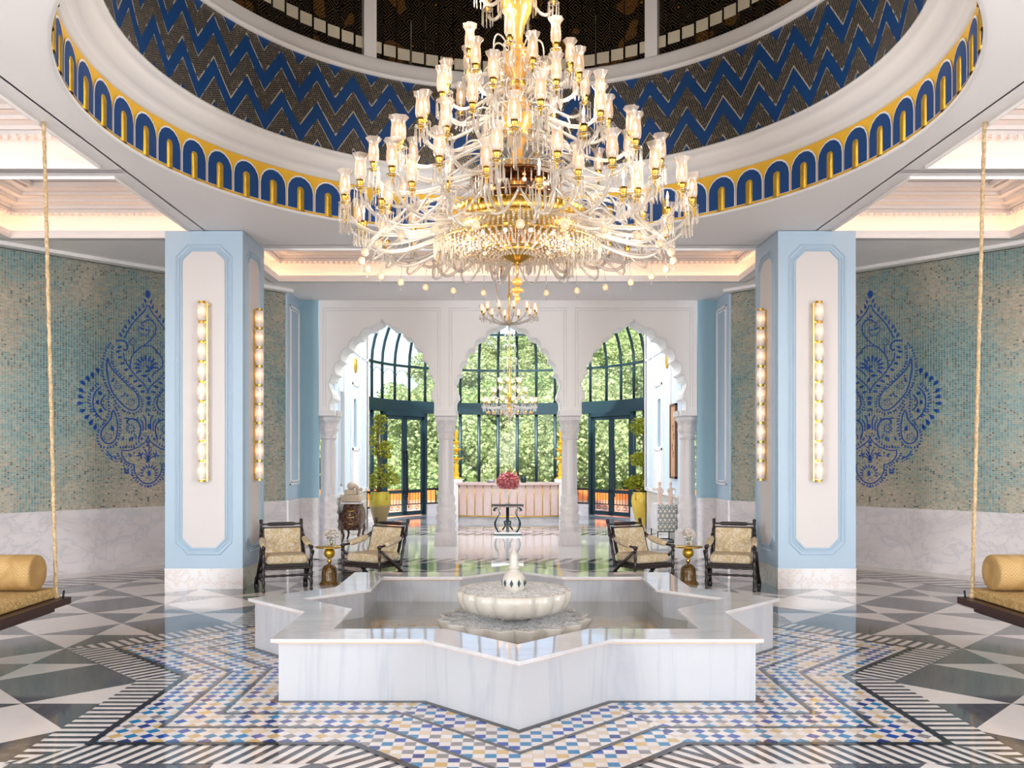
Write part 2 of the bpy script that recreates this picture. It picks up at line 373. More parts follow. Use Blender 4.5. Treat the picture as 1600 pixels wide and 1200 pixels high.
def mat_froth_glint():
    t = NT('rippling_water'); n = t.noise(scale=26, detail=5, rough=.7, dist=1.5)
    c = t.ramp(n, [(.40,(.26,.27,.24)),(.47,(.70,.73,.74)),(.54,(.98,.98,.98))])  # white froth, plus the water's sparkle put into the colour
    t.bump(n, 1.0, .03); return t.set(c, .06, 0, .8)
def mat_commode():
    t = NT('carved_gilt_wood'); n = t.noise(scale=16, detail=5, dist=2)
    c = t.ramp(n, [(.36,(.018,.006,.004)),(.5,(.075,.020,.009)),(.60,(.17,.09,.04)),(.70,(.36,.27,.17))])
    t.bump(n, .8, .02); return t.set(c, .3, .1)
M['floor'] = mat_floor(); M['vfloor'] = mat_floor(1); M['mosaic'] = mat_mosaic_floor(); M['chev'] = mat_chevron(); M['tile'] = mat_walltile()
M['slat'] = mat_slat(); M['lattice'] = mat_lattice(); M['froth_glint'] = mat_froth_glint(); M['commode'] = mat_commode()
M['damask'] = mat_fabric('gold_damask', (.58,.50,.38), (.46,.34,.18), 22)
M['bolster'] = mat_fabric('woven_gold_silk', (.46,.30,.12), (.34,.20,.065), 3, True)
M['brocade'] = mat_fabric('gold_brocade', (.50,.34,.14), (.32,.19,.06), 40)
M['water'] = mat_water('pool_water', (.90,.89,.80), 5, .25)
M['leaf'] = mat_leaf('hill_leaves', (.20,.31,.09), (.43,.52,.23), (.54,.56,.34))
M['leaf2'] = mat_leaf('pot_leaves', (.16,.19,.01), (.48,.46,.05), (.30,.34,.02))
M['bark'] = flat('bark', (.10,.07,.05), .8, var=.3)
M['hill'] = flat('hillside', (.12,.18,.05), .9, var=.4, sc=.5)
M['fwhite'] = flat('floor_white_marble', (.64,.59,.56), .06, 0, .55, var=.05, sc=2)
M['fwhite2'] = flat('plain_marble_floor', (.70,.68,.67), .05, 0, .6, var=.05, sc=1)
M['fdark'] = flat('floor_dark_marble', (.05,.055,.065), .07, 0, .55, var=.6, sc=14)
M['fblack'] = flat('black_inlay_line', (.012,.013,.016), .07, 0, .55, var=.4, sc=20)
M['ivory'] = flat('ivory_reflection', (.66,.60,.46), .35, .1, var=.12, sc=7)
M['mblue'] = flat('blue_glass_tesserae', (.003,.065,.33), .3, .0, var=.5, sc=30)
M['orange'] = flat('orange_wall', (.72,.15,.008), .7, var=.05)
M['coral'] = flat('coral_wall', (.52,.22,.13), .7, var=.05)
M['terrace'] = flat('terrace_paving', (.6,.58,.55), .8, var=.05)
M['ropem'] = mat_fabric('jute_rope', (.60,.44,.26), (.40,.27,.13), 40)
M['potyel'] = flat('yellow_glazed_pot', (.66,.45,.06), .2, var=.15, sc=5)
def potmat():
    t = NT('tan_and_yellow_glaze'); X, Y, Z = t.xyz()
    f = t.ramp(t.M('ADD', Z, t.M('MULTIPLY', t.noise(scale=4), .25)), [(.60,(0,0,0)),(.66,(1,1,1))])
    return t.set(t.mix(f, (.26,.19,.075), (.42,.32,.02)), .25)
M['pototan'] = potmat()
M['pink'] = flat('pink_flower', (.74,.27,.28), .7, var=.4, sc=40)
M['wflower'] = flat('white_flower', (.80,.74,.68), .7, var=.12, sc=40)
M['stone'] = flat('beige_stone', (.48,.38,.28), .8, var=.2, sc=20)
M['pstone'] = flat('pink_stone', (.70,.54,.44), .7, var=.12, sc=20)
M['black'] = flat('black_lacquer', (.012,.03,.035), .08, .3, .6, var=.1)
M['silver'] = flat('mirror_glass', (.55,.60,.60), .06, 1, var=.1, sc=8)
M['lampyel'] = flat('saffron_yellow_lamp', (.95,.50,.01), .35, var=.1)
M['barpink'] = marble('pink_stone_panel', (.72,.50,.44), (.62,.42,.36), (.74,.60,.56), .25, 4, (1,1,.3), .3)
M['art'] = flat('ochre_artwork', (.52,.30,.17), .7, var=.2, sc=4)
M['frame'] = flat('brown_frame', (.14,.05,.02), .4)
M['onyx'] = flat('dark_tiny_recess', (.02,.06,.08), .2)
def tblbase():
    t = NT('amber_ribbed_glass'); n = t.noise(t.mul(None, (1,1,.12)), 40, 3)
    return t.set(t.ramp(n, [(.35,(.07,.03,.01)),(.55,(.22,.12,.035)),(.7,(.40,.26,.09))]), .18, .0, .5)
M['tbase'] = tblbase()

# ---------- the floor ----------
CY = 8.1
def star(s, c=(0, CY), ratio=1.385):
    n = s*(ratio-1); R = s*ratio; pts = []
    base = [(0,-R),(n,-s),(s,-s),(s,-n)]
    for k in range(4):
        a = k*pi/2; pts += [(c[0]+x*cos(a)-y*sin(a), c[1]+x*sin(a)+y*cos(a)) for x, y in base]
    return pts
def clip(poly, conv):
    out = poly; n = len(conv)
    for i in range(n):
        a, b = conv[i], conv[(i+1) % n]; inp = out; out = []
        if not inp: break
        f = lambda p: (b[0]-a[0])*(p[1]-a[1])-(b[1]-a[1])*(p[0]-a[0])
        for j in range(len(inp)):
            p, q = inp[j], inp[(j+1) % len(inp)]; fp, fq = f(p), f(q)
            if fp >= 0: out.append(p)
            if (fp >= 0) != (fq >= 0):
                t = fp/(fp-fq); out.append((p[0]+(q[0]-p[0])*t, p[1]+(q[1]-p[1])*t))
    return out
def area(p): return .5*sum(p[i][0]*p[(i+1) % len(p)][1]-p[(i+1) % len(p)][0]*p[i][1] for i in range(len(p)))
def stripes(mb, quad, slant, z, m, period=.098, duty=.44):
    """quad: o0,o1 (outer edge), i1,i0 (inner edge)"""
    if area(quad) < 0: quad = quad[::-1]; slant = slant; o0, o1 = quad[3], quad[2]; 
    else: o0, o1 = quad[0], quad[1]
    dx, dy = o1[0]-o0[0], o1[1]-o0[1]; L = sqrt(dx*dx+dy*dy); dx /= L; dy /= L; nx, ny = -dy, dx
    w = 1.0; k = -6
    while k*period < L+.6:
        a = k*period; b = a+period*duty; s = slant*w
        P = lambda t, h: (o0[0]+dx*(t+slant*h)+nx*h, o0[1]+dy*(t+slant*h)+ny*h)
        c = clip([P(a,-w), P(b,-w), P(b,w), P(a,w)], quad)
        if len(c) > 2: mb.add([(x,y,z) for x,y in c], [tuple(range(len(c)))], m)
        k += 1
fl = MB()
fl.add([(-11,-4,0),(11,-4,0),(11,29,0),(-11,29,0)], [(0,1,2,3)], 0)
fl.xform(lambda p: (p[0], p[1]-CY, p[2]))
fl.v = list(fl.v)
def F3(poly, z, m): fl.add([(x,y-CY,z) for x,y in poly], [tuple(range(len(poly)))], m)
FM = [M['floor'], M['fwhite'], M['fdark'], M['fblack'], M['mosaic'], M['fwhite2'], M['vfloor']]
F3([(-4.3,20.05),(4.3,20.05),(4.3,27.6),(-4.3,27.6)], .0012, 6)
for _i in range(40):
    _a, _b = radians(-86+172*_i/40), radians(-86+172*(_i+1)/40)
    F3([(.055+r*sin(a), 23.2+r*cos(a)) for r, a in ((3.25,_a),(3.25,_b),(4.0,_b),(4.0,_a))], .0024, 5)
# white threshold under the arcade, and the bands either side of it
F3([(-4.0,15.2),(4.0,15.2),(4.0,19.4),(-4.0,19.4)], .002, 5)
sb = MB()
for (y0, y1) in ((14.55,15.2),(19.4,20.1)):
    F3([(-3.9,y0),(3.9,y0),(3.9,y1),(-3.9,y1)], .002, 1)
    stripes(sb, [(-3.9,y0+.1),(3.9,y0+.1),(3.9,y1-.1),(-3.9,y1-.1)], .5, .004, 2, .26, .5)
OUT, INN = star(3.03), star(2.70)
F3(OUT, .002, 1)
n16 = 16
for i in range(n16):
    j = (i+1) % n16; q = [OUT[i], OUT[j], INN[j], INN[i]]
    horiz = abs(OUT[i][1]-OUT[j][1]) < .01 or abs(OUT[i][0]-OUT[j][0]) > .1 and abs(OUT[i][1]-OUT[j][1]) < .01
    sl = (.42 if OUT[i][0]+OUT[j][0] < 0 else -.42) if horiz and OUT[i][1] < CY else 0
    stripes(sb, q, sl, .004, 2)
sb.xform(lambda p: (p[0], p[1]-CY, p[2])); 
b0 = len(fl.v); fl.v += sb.v
for f_, m_ in zip(sb.f, sb.m): fl.f.append([i+b0 for i in f_]); fl.m.append(m_); fl.s.append(False)
F3(star(2.68), .006, 4)
def starring(so, si, z, m):
    o, i = star(so), star(si); k = len(o)
    fl.add([(x,y-CY,z) for x,y in o]+[(x,y-CY,z) for x,y in i], [(a,(a+1) % k,k+(a+1) % k,k+a) for a in range(k)], m)
starring(2.715, 2.665, .008, 3); starring(2.385, 2.35, .008, 2); starring(2.085, 2.05, .008, 2); starring(1.80, 1.74, .008, 3)
# striped band along the diagonal walls
for sx in (-1, 1):
    ux, uy = 1/sqrt(1+WS**2), -WS/sqrt(1+WS**2); nx_, ny_ = -WS/sqrt(1+WS**2), -1/sqrt(1+WS**2)
    def P(t, h): return (sx*(WX+ux*t+nx_*h), WY+uy*t+ny_*h)
    F3([P(.2,.0),P(7.3,.0),P(7.3,.60),P(.2,.60)], .002, 1)
    F3([P(.2,.60),P(7.3,.60),P(7.3,1.36),P(.2,1.36)], .002, 1); F3([P(.2,.57),P(7.3,.57),P(7.3,.61),P(.2,.61)], .004, 2)
    sb2 = MB(); stripes(sb2, [P(.2,.66),P(7.3,.66),P(7.3,1.34),P(.2,1.34)], .6*sx, .004, 2, .26, .5)
    b0 = len(fl.v); fl.v += [(x,y-CY,z) for x,y,z in sb2.v]
    for f_, m_ in zip(sb2.f, sb2.m): fl.f.append([i+b0 for i in f_]); fl.m.append(m_); fl.s.append(False)
floor = struct('floor', fl, FM, loc=(0, CY, 0))
# ---------- ceiling ----------
ZS = 4.85
xs = [-10.5,-6.93,-4.35,-3.98,3.98,4.35,6.93,10.5]; ys = [-4,3.75,4.0,6.4,6.75,9.09,9.45,12.0,12.45,12.75,15.0,17.02]
trays = []
for sx in (-1, 1):
    for a, b in ((4.0,6.4),(6.75,9.09),(9.45,12.0)):
        trays.append((min(sx*4.35,sx*6.93), max(sx*4.35,sx*6.93), a, b))
trays.append((-3.98, 3.98, 12.75, 15.0))
holes = trays+[(-4.35,4.35,3.75,12.45)]
ce = MB()
for i in range(len(xs)-1):
    for j in range(len(ys)-1):
        cx, cy = (xs[i]+xs[i+1])/2, (ys[j]+ys[j+1])/2
        if any(h[0] < cx < h[1] and h[2] < cy < h[3] for h in holes): continue
        ce.add([(xs[i],ys[j],ZS),(xs[i],ys[j+1],ZS),(xs[i+1],ys[j+1],ZS),(xs[i+1],ys[j],ZS)], [(0,1,2,3)])
# central soffit with the round opening
RR = 3.86; n = 96
for i in range(n):
    a0, a1 = 2*pi*i/n, 2*pi*(i+1)/n
    def sq(a):
        k = 4.35/max(abs(cos(a)), abs(sin(a))); return (k*cos(a), CY+k*sin(a))
    p0, p1, q0, q1 = (RR*cos(a0),CY+RR*sin(a0)), (RR*cos(a1),CY+RR*sin(a1)), sq(a0), sq(a1)
    poly = [p0, p1, q1, q0]
    if (abs(cos(a0)) > abs(sin(a0))) != (abs(cos(a1)) > abs(sin(a1))):
        am = round((a0+a1)/2/(pi/4))*pi/4; poly = [p0, p1, q1, sq(am), q0]
    ce.add([(x,y,ZS) for x,y in poly], [tuple(range(len(poly)))])
struct('ceiling', ce, M['cream'])
leds = MB()
for ti, (x0, x1, y0, y1) in enumerate(trays):
    t = MB(); e = .20; zt = 5.24
    R_ = lambda g: [(x0-g,y0-g),(x1+g,y0-g),(x1+g,y1+g),(x0-g,y1+g)]
    t.ring(R_(e+.02), R_(e), ZS, zt, 0)                         # glowing riser
    t.ring(R_(.012), R_(0), ZS-.03, ZS+.075, 0)                 # lip of the cove
    t.ring(R_(e), R_(-.02), zt-.02, zt, 0); t.ring(R_(.03), R_(-.0), zt-.07, zt-.02, 1)
    for k in range(1, 4):                                       # stepped cornice
        g = -.02-.16*k; t.ring(R_(g+.16), R_(g), zt+.045*k-.02, zt+.045*k, 0); t.ring(R_(g+.17), R_(g+.15), zt+.045*(k-1)-.02, zt+.045*k, 0)
    t.ring(R_(-.60), R_(-.66), zt+.09, zt+.15, 0)
    t.box(x0-e-.02, x1+e+.02, y0-e-.02, y1+e+.02, zt+.16, zt+.2, 0)
    # dentils
    W_, H_ = x1-x0, y1-y0; nd = int(W_/.09)
    for k in range(nd):
        x = x0+(k+.5)*W_/nd
        for yy in (y0+.0, y1-.03): t.box(x-.022, x+.022, yy, yy+.03, zt-.12, zt-.07, 0)
    nd = int(H_/.09)
    for k in range(nd):
        y = y0+(k+.5)*H_/nd
        for xx in (x0, x1-.03): t.box(xx, xx+.03, y-.022, y+.022, zt-.12, zt-.07, 0)
    q = struct('trim_%d' % (ti+1), t, [M['cream'], M['white']])
    l = MB(); l.ring(R_(.16), R_(.12), ZS+.005, ZS+.03); l.build('led_strip', M['led'], q)
# ---------- dome ----------
dm = MB(); N = 192
dm.lathe([(RR,4.85),(RR,5.37)], N, m=1, sm=True)
for i in range(62):
    a = 2*pi/62; th0 = i*a+pi/2
    def cyl(u, z, r): ang = th0+u*a; return (r*cos(ang), r*sin(ang), z)
    def arch(w, z0, zt, r, m, k=8):
        pts = [(-w,z0)]+[(-w*cos(pi*j/k), zt-w*.409+w*.409*sin(pi*j/k)) for j in range(k+1)]+[(w,z0)]
        c = [cyl(.5+u, z, r) for u, z in pts]; dm.add(c, [tuple(range(len(c)))], m)
    h = .391   # arc width in metres of one bay
    arch(.485, 4.90, 5.325, RR-.012, 0); arch(.455, 4.905, 5.305, RR-.016, 2)
    # gilt half-round niche in the middle of each arch
    c = cyl(.5, 0, RR+.035)
    dm.lathe([(.076,4.88),(.076,5.14),(.070,5.165),(.056,5.185),(.002,5.192)], 10, (c[0], c[1], 0), 3, True)
# cornice between the frieze and the chevrons
dm.lathe([(RR+.01,4.847),(RR-.02,4.847),(RR-.02,4.875),(RR,4.88)], N, m=0)
dm.lathe([(RR,5.36),(3.82,5.365),(3.82,5.385),(3.78,5.39),(3.78,5.41),(3.71,5.44),(3.66,5.49),(3.63,5.55),(3.61,5.60),(3.56,5.605),(3.56,5.64),(3.60,5.645)], N, m=0)
dm.lathe([(3.60,5.64),(3.62,6.76)], N, m=4)
dm.lathe([(3.62,6.74),(3.57,6.745),(3.57,6.79),(3.60,6.80),(3.58,6.86),(3.62,6.90),(3.60,6.96),(3.66,7.0),(3.80,7.0)], N, m=0)
dome = struct('trim_8', dm, [M['white'], M['yellow'], M['royal'], M['gold2'], M['chev']], loc=(0, CY, 0))
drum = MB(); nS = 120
for i in range(nS):    # faceted dark mirror slats with the moulding's reflection built as ivory plates
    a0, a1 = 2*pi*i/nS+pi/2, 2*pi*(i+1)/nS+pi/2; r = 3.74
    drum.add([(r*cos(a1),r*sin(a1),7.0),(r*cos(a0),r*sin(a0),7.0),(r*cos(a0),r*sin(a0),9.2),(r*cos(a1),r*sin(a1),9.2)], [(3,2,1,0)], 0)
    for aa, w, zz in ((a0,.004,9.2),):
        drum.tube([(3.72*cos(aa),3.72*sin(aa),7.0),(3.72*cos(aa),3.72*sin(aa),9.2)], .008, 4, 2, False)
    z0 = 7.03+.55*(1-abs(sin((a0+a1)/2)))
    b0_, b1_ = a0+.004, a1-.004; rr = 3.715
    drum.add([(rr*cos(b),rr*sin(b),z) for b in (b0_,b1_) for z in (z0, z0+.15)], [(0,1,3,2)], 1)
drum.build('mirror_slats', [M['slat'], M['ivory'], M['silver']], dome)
mu = MB()
for i in range(6):
    a = pi/2+pi/6+i*pi/3
    x, y = 3.68*cos(a), 3.68*sin(a); u = (-sin(a), cos(a)); w = (cos(a), sin(a))
    P4 = [(x+u[0]*s*.085+w[0]*d, y+u[1]*s*.085+w[1]*d) for s, d in ((-1,-.03),(1,-.03),(1,.06),(-1,.06))]
    mu.prism(P4, 6.98, 9.2)
mu.build('dome_mullions', M['white'], dome)
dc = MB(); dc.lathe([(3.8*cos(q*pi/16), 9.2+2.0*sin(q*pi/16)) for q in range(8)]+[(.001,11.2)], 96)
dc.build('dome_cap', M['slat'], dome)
dl = MB(); dl.lathe([(3.775,5.395),(3.775,5.405)], 96); 
# ---------- walls ----------
def seg(mb, a, b, z0, z1, th, m=0):
    """wall slab from a to b, thickness away to the right-hand side"""
    dx, dy = b[0]-a[0], b[1]-a[1]; L = sqrt(dx*dx+dy*dy); nx, ny = dy/L*th, -dx/L*th
    p = [a, b, (b[0]+nx,b[1]+ny), (a[0]+nx,a[1]+ny)]
    if area(p) < 0: p = p[::-1]
    mb.prism(p, z0, z1, m)
ang = math.atan(WS)
walls = {}
for sx, nm in ((-1,'left'),(1,'right')):
    # diagonal mosaic wall in its own frame: local x runs along the wall, local z up
    L = sqrt(1+WS**2)*5.05
    org = (sx*WX, WY, 0); rz = atan2(-WS, sx)   # local +x goes outward/back toward the camera
    w = MB(); s = .12*(1 if sx < 0 else -1)
    w.box(0, L, min(0,-s) if True else 0, max(0,-s), 0.97, 4.85, 0)
    W_ = struct('wall_%s' % nm, w, [M['tile']], loc=org, rz=rz)
    # shift the slab to the outside of the room
    d = MB(); yo = (0, .02) if sx < 0 else (-.02, 0); walls[nm] = (W_, org, rz, sx, L)
    wz = MB(); wz.box(0, L, -.015 if sx > 0 else -.13, .13 if sx > 0 else .015, 0.0, 0.97, 0)
    wz.box(0, L, -.025, .025, .0, .16, 0)
    struct('baseboard_%s' % nm, wz, M['wain_m'], loc=org, rz=rz)
    cr = MB(); cr.box(0, L, -.04, .04, 4.80, 4.86, 0); cr.box(0, L, -.22, .0, 4.80, 4.86, 0) if sx > 0 else cr.box(0, L, 0, .22, 4.80, 4.86, 0)
    struct('trim_%d' % (9 if sx < 0 else 10), cr, M['cream'], loc=org, rz=rz)
sw = MB()
for sx in (-1, 1):
    xe, ye = sx*9.0, WY-WS*5.05
    sw.box(min(xe, xe+sx*.15), max(xe, xe+sx*.15), 1.0, ye, 0, 4.9, 0)
struct('wall_side', sw, M['cream'])
rw = MB(); rw.box(-10.5, -6.6, -4.15, -4, 0, 4.9); rw.box(6.6, 10.5, -4.15, -4, 0, 4.9)
for x in (-2.3, 2.3): rw.box(x-.2, x+.2, -4.3, -4.0, 0, 4.9)
rw.box(-10.5, -9.0, -4, 1.0, 4.55, 4.9); rw.box(9.0, 10.5, -4, 1, 4.55, 4.9)
struct('wall_rear', rw, M['cream'])
# blue returns and recessed panels beside the arcade
for sx, nm in ((-1,'left_return'),(1,'right_return')):
    r = MB(); X = sx*4.08
    r.box(min(X, X+sx*.12), max(X, X+sx*.12), WY-.02, YA+.02, 0.97, 4.85, 0)
    r.box(min(X-sx*.02, X+sx*.12), max(X-sx*.02, X+sx*.12), WY-.02, YA+.02, 0, 0.97, 1)
    r.box(min(X, sx*3.72), max(X, sx*3.72), YA-.02, YA+.10, 0.97, 4.85, 2)
    r.box(min(X, sx*3.72), max(X, sx*3.72), YA-.04, YA+.10, 0, 0.97, 1)
    xf = X-sx*.018
    for g, w_ in ((.10,.025),(.16,.02)):
        y0, y1, z0, z1 = WY+.04+g, YA-g, 1.15+g, 4.72-g; xa, xb = min(xf, X), max(xf, X)
        r.box(xa,xb,y0,y1,z0,z0+w_,3); r.box(xa,xb,y0,y1,z1-w_,z1,3); r.box(xa,xb,y0,y0+w_,z0,z1,3); r.box(xa,xb,y1-w_,y1,z0,z1,3)
    struct('wall_%s' % nm, r, [M['blue'], M['wain_m'], M['blue2'], M['cream']])
# ---------- arcade ----------
half = [(0,4.41),(-.035,4.355),(-.10,4.315),(-.165,4.285),(-.191,4.235)]
def lobe(a, b, bulge, k=6):
    o = []; mx, mz = (a[0]+b[0])/2, (a[1]+b[1])/2; dx, dz = b[0]-a[0], b[1]-a[1]; L = sqrt(dx*dx+dz*dz)
    nx, nz = dz/L, -dx/L
    if nx > 0: nx, nz = -nx, -nz
    for i in range(1, k+1):
        t = i/k; h = bulge*sin(pi*t)**.8 if 0 < t < 1 else 0
        o.append((a[0]+dx*t+nx*h, a[1]+dz*t+nz*h))
    return o
cusps = [(-.191,4.235),(-.425,4.06),(-.632,3.855),(-.785,3.625),(-.885,3.365)]
for i in range(4): half += lobe(cusps[i], cusps[i+1], .075)
half += [(-.96,3.33),(-0.97,3.26),(-1.022,3.18),(-.995,3.08),(-.955,2.99),(-.945,2.92),(-.95,2.89),(-.985,2.86),(-1.008,2.80),(-1.008,2.72),(-1.0,2.665)]
half = [(x*KA, CZ+(z-CZ)*KA) for x, z in half]; HB = 1.2025*KA; ZB = CZ+(2.665-CZ)*KA
arch_wall = MB(); ZT = 4.86
for cx in (-2*HB, 0, 2*HB):
    for sx in (1, -1):
        pl = [(cx+sx*(-HB),ZT),(cx+sx*(-HB),ZB)]+[(cx+sx*x,z) for x, z in half[::-1]]+[(cx,ZT)]
        for y, rev in ((YA, sx < 0), (YB, sx > 0)):
            q = pl if not rev else pl[::-1]
            arch_wall.add([(x,y,z) for x,z in q], [tuple(range(len(q)))[::-1]], 0)
        hh = [(cx+sx*x,z) for x, z in half]+[(cx-sx*HB,ZB)]
        for i in range(len(hh)-1):
            (xa,za),(xb,zb) = hh[i], hh[i+1]
            arch_wall.add([(xa,YA,za),(xb,YA,zb),(xb,YB,zb),(xa,YB,za)], [(0,1,2,3)], 1)
    # scalloped raised rim and rectangular panel moulding on the front face
    rim = [(cx-x, YA-.002, z) for x, z in half[::-1]]+[(cx+x, YA-.002, z) for x, z in half[1:]]
    arch_wall.tube(rim, .014, 5, 1)
    for g in (0, .05):
        x0, x1, z1 = cx-1.15+g, cx+1.15-g, 4.70-g
        for a, b in (((x0,2.75),(x0,z1)), ((x0,z1),(x1,z1)), ((x1,z1),(x1,2.75))):
            arch_wall.tube([(a[0],YA,a[1]),(b[0],YA,b[1])], .010, 4, 1, False)
struct('wall_arcade', arch_wall, [M['cream'], M['white']])
# carved columns
def column(x, lab):
    t = thing('marble_column', lab, 'column', (x, (YA+YB)/2, 0), group='carved arcade columns')
    a = MB(); sq = lambda r: [(-r,-r),(r,-r),(r,r),(-r,r)]
    a.prism(sq(.215), 0, .10); a.prism(sq(.205), .10, .27)
    a.lathe([(.20,.27),(.20,.31),(.175,.33),(.19,.38),(.195,.44),(.17,.47),(.20,.52),(.20,.60),(.165,.64),(.19,.70),(.19,.78),(.155,.82),(.175,.88),(.17,.96),(.15,1.02)], 24)
    a.build('plinth', M['col_m'], t)
    b = MB(); b.lathe([(.150,1.0),(.150,1.9),(.138,2.05),(.132,2.12)], 48, rf=lambda an, z: 1-.055*abs(sin(8*an))); b.build('fluted_shaft', M['col_m'], t)
    c = MB(); c.lathe([(.14,2.10),(.165,2.12),(.165,2.15),(.145,2.17),(.16,2.24),(.20,2.30),(.17,2.34),(.185,2.42),(.22,2.48)], 24, rf=lambda an, z: 1+.04*cos(8*an))
    c.prism(sq(.20), 2.48, 2.56); c.prism(sq(.225), 2.56, 2.665)
    c.build('capital', M['col_m'], t)
    for s_ in (-1, 1):     # bracket under the arch depth
        bk = MB(); bk.box(-.20,.20, s_*.17 if s_ > 0 else -.385, .385 if s_ > 0 else -.17, 2.56, 2.665); bk.build('impost_block', M['white'], t)
    t.scale = (KA, 1, ZB/2.665)
    return t
column(-HB, 'carved marble column left of the central arch'); column(HB, 'carved marble column right of the central arch')
column(-3.61, 'carved marble half-hidden column against the blue wall at the arcade left end'); column(3.61, 'carved marble half-hidden column against the blue wall at the arcade right end')
# ---------- main pillars ----------
def octo(cx, cz, hw, hh, c): return [(cx-hw+c,cz-hh),(cx+hw-c,cz-hh),(cx+hw,cz-hh+c),(cx+hw,cz+hh-c),(cx+hw-c,cz+hh),(cx-hw+c,cz+hh),(cx-hw,cz+hh-c),(cx-hw,cz-hh+c)]
def pillar(sx, y0, lab):
    cx = sx*4.145; h = .525
    t = thing('square_pillar', lab, 'pillar', (cx, y0+h, 0), group='pale blue pillars round the dome')
    a = MB(); a.box(-h,h,-h,h,.27,4.84); a.build('shaft', M['blue'], t)
    b = MB(); b.box(-h-.004,h+.004,-h-.004,h+.004,0,.262); b.box(-h-.012,h+.012,-h-.012,h+.012,.262,.275); b.build('marble_base', M['base_m'], t)
    k = MB(); k.box(-sx*.36-.13,-sx*.36+.13,-.42,.1,4.84,4.90); k.build('neck', M['cream'], t)
    for q in range(4):
        f = MB(); zc = (.56+4.56)/2; hh = (4.56-.56)/2
        p = octo(0, zc, .285, hh, .125); f.add([(x,-h-.004,z) for x,z in p], [tuple(range(8))], 0)
        f.build('white_panel', M['panel'], t, rz=q*pi/2)
        g = MB()
        for e, r in ((.02,.014),(.05,.009),(.09,.012)):
            o = octo(0, zc, .285+e, hh+e, .125+e*.35); g.tube([(x,-h-.003,z) for x,z in o], r, 6, 0, False, True)
        g.build('panel_moulding', M['blue'], t, rz=q*pi/2)
    return t
pillar(-1, 11.7, 'pale blue square pillar with sconces, left of the fountain'); pillar(1, 11.7, 'pale blue square pillar with sconces, right of the fountain')
# ---------- vestibule ----------
VX = 3.5
def vest(sx, nm):
    w = MB(); X = sx*VX; xa, xb = min(X, X+sx*.14), max(X, X+sx*.14)
    ops = [(17.95,18.42,1.15,3.15)] if sx < 0 else []
    slots = ops+[(19.75,20.12,2.0,3.1)]
    yb = sorted(set([YB-.3, 21.8]+[o for s_ in slots for o in s_[:2]])); zb = sorted(set([.0,.95,6.0]+[o for s_ in slots for o in s_[2:]]))
    for i in range(len(yb)-1):
        for j in range(len(zb)-1):
            cy, cz = (yb[i]+yb[i+1])/2, (zb[j]+zb[j+1])/2
            if any(s_[0] < cy < s_[1] and s_[2] < cz < s_[3] for s_ in slots): continue
            w.box(xa, xb, yb[i], yb[i+1], zb[j], zb[j+1], 1 if cz < .95 else 0)
    xi = X-sx*.03; a_, b_ = min(xi, X), max(xi, X)
    for y in (18.45,19.30,20.55,21.35,21.74):      # white pilaster mouldings
        w.box(a_,b_,y,y+.07,.95,6.0,2)
    w.box(a_,b_,YB,21.8,.93,1.0,2); w.box(a_,b_,YB,21.8,4.15,4.2,2)
    # framed niche with its slit and cream panel
    for (y0,y1,z0,z1) in ((19.5,19.56,.95,3.45),(20.3,20.36,.95,3.45),(19.5,20.36,3.40,3.47),(19.5,20.36,1.92,1.97)): w.box(a_,b_,y0,y1,z0,z1,2)
    w.box(min(X-sx*.01,X),max(X-sx*.01,X),19.56,20.3,1.0,1.92,3)
    w.box(min(X+sx*.10,X+sx*.12),max(X+sx*.10,X+sx*.12),19.75,20.12,2.0,3.1,4)
    for (y0,y1,z0,z1) in slots[:len(ops)]:
        w.box(a_,b_,y0-.05,y0,z0-.05,z1+.05,2); w.box(a_,b_,y1,y1+.05,z0-.05,z1+.05,2)
        w.box(X+sx*.04 if sx > 0 else X-.08, X+sx*.08 if sx > 0 else X-.04, (y0+y1)/2-.02,(y0+y1)/2+.02,z0,z1,5)
        w.box(X-.08,X-.04,y0,y0+.04,z0,z1,5); w.box(X-.08,X-.04,y0,y1,z0+.0,z0+.04,5)
    w.box(min(X,sx*4.2),max(X,sx*4.2),21.66,21.8,0,6.0,0)
    struct('wall_%s' % nm, w, [M['iceblue'], M['wain_m'], M['white'], M['cream'], M['onyx'], M['steel']])
vest(-1, 'left_vestibule'); vest(1, 'right_vestibule')
vc = MB(); vc.add([(-4.3,YA,6.0),(-4.3,23.2,6.0),(4.3,23.2,6.0),(4.3,YA,6.0)], [(0,1,2,3)]); vc.box(-4.3,4.3,YB-.05,YB,4.8,6.0)
struct('ceiling_vestibule', vc, M['white'])
# ---------- glazed bay ----------
BC = (.055, 23.2); BR = 4.0; st = 8.65
def bp(deg, r=BR, z=0): a = radians(deg); return (BC[0]-r*sin(a), BC[1]+r*cos(a), z)
mang = [4.325+st*k for k in range(10)]; mang = sorted([-a for a in mang]+mang)
door_spans = [(38.9,64.85),(-64.85,-38.9)]
def arcband(mb, a0, a1, z0, z1, r0=BR-.06, r1=BR+.06, m=0):
    n = max(2, int(abs(a1-a0)/2.2)); vs = []; fs = []
    for i in range(n+1):
        a = a0+(a1-a0)*i/n
        for r in (r0, r1):
            for z in (z0, z1): vs.append(bp(a, r, z))
    for i in range(n):
        b = i*4; c = b+4; fs += [(b,c,c+1,b+1),(b+3,c+3,c+2,b+2),(b+1,c+1,c+3,b+3),(b+2,c+2,c,b)]
    fs += [(0,1,3,2),(n*4+2,n*4+3,n*4+1,n*4)]
    mb.add(vs, fs, m)
def prof(t):  # dome rib: t 0..1 -> (radius, z)
    a = t*radians(62); return BR*cos(a), 4.45+3.0*sin(a)
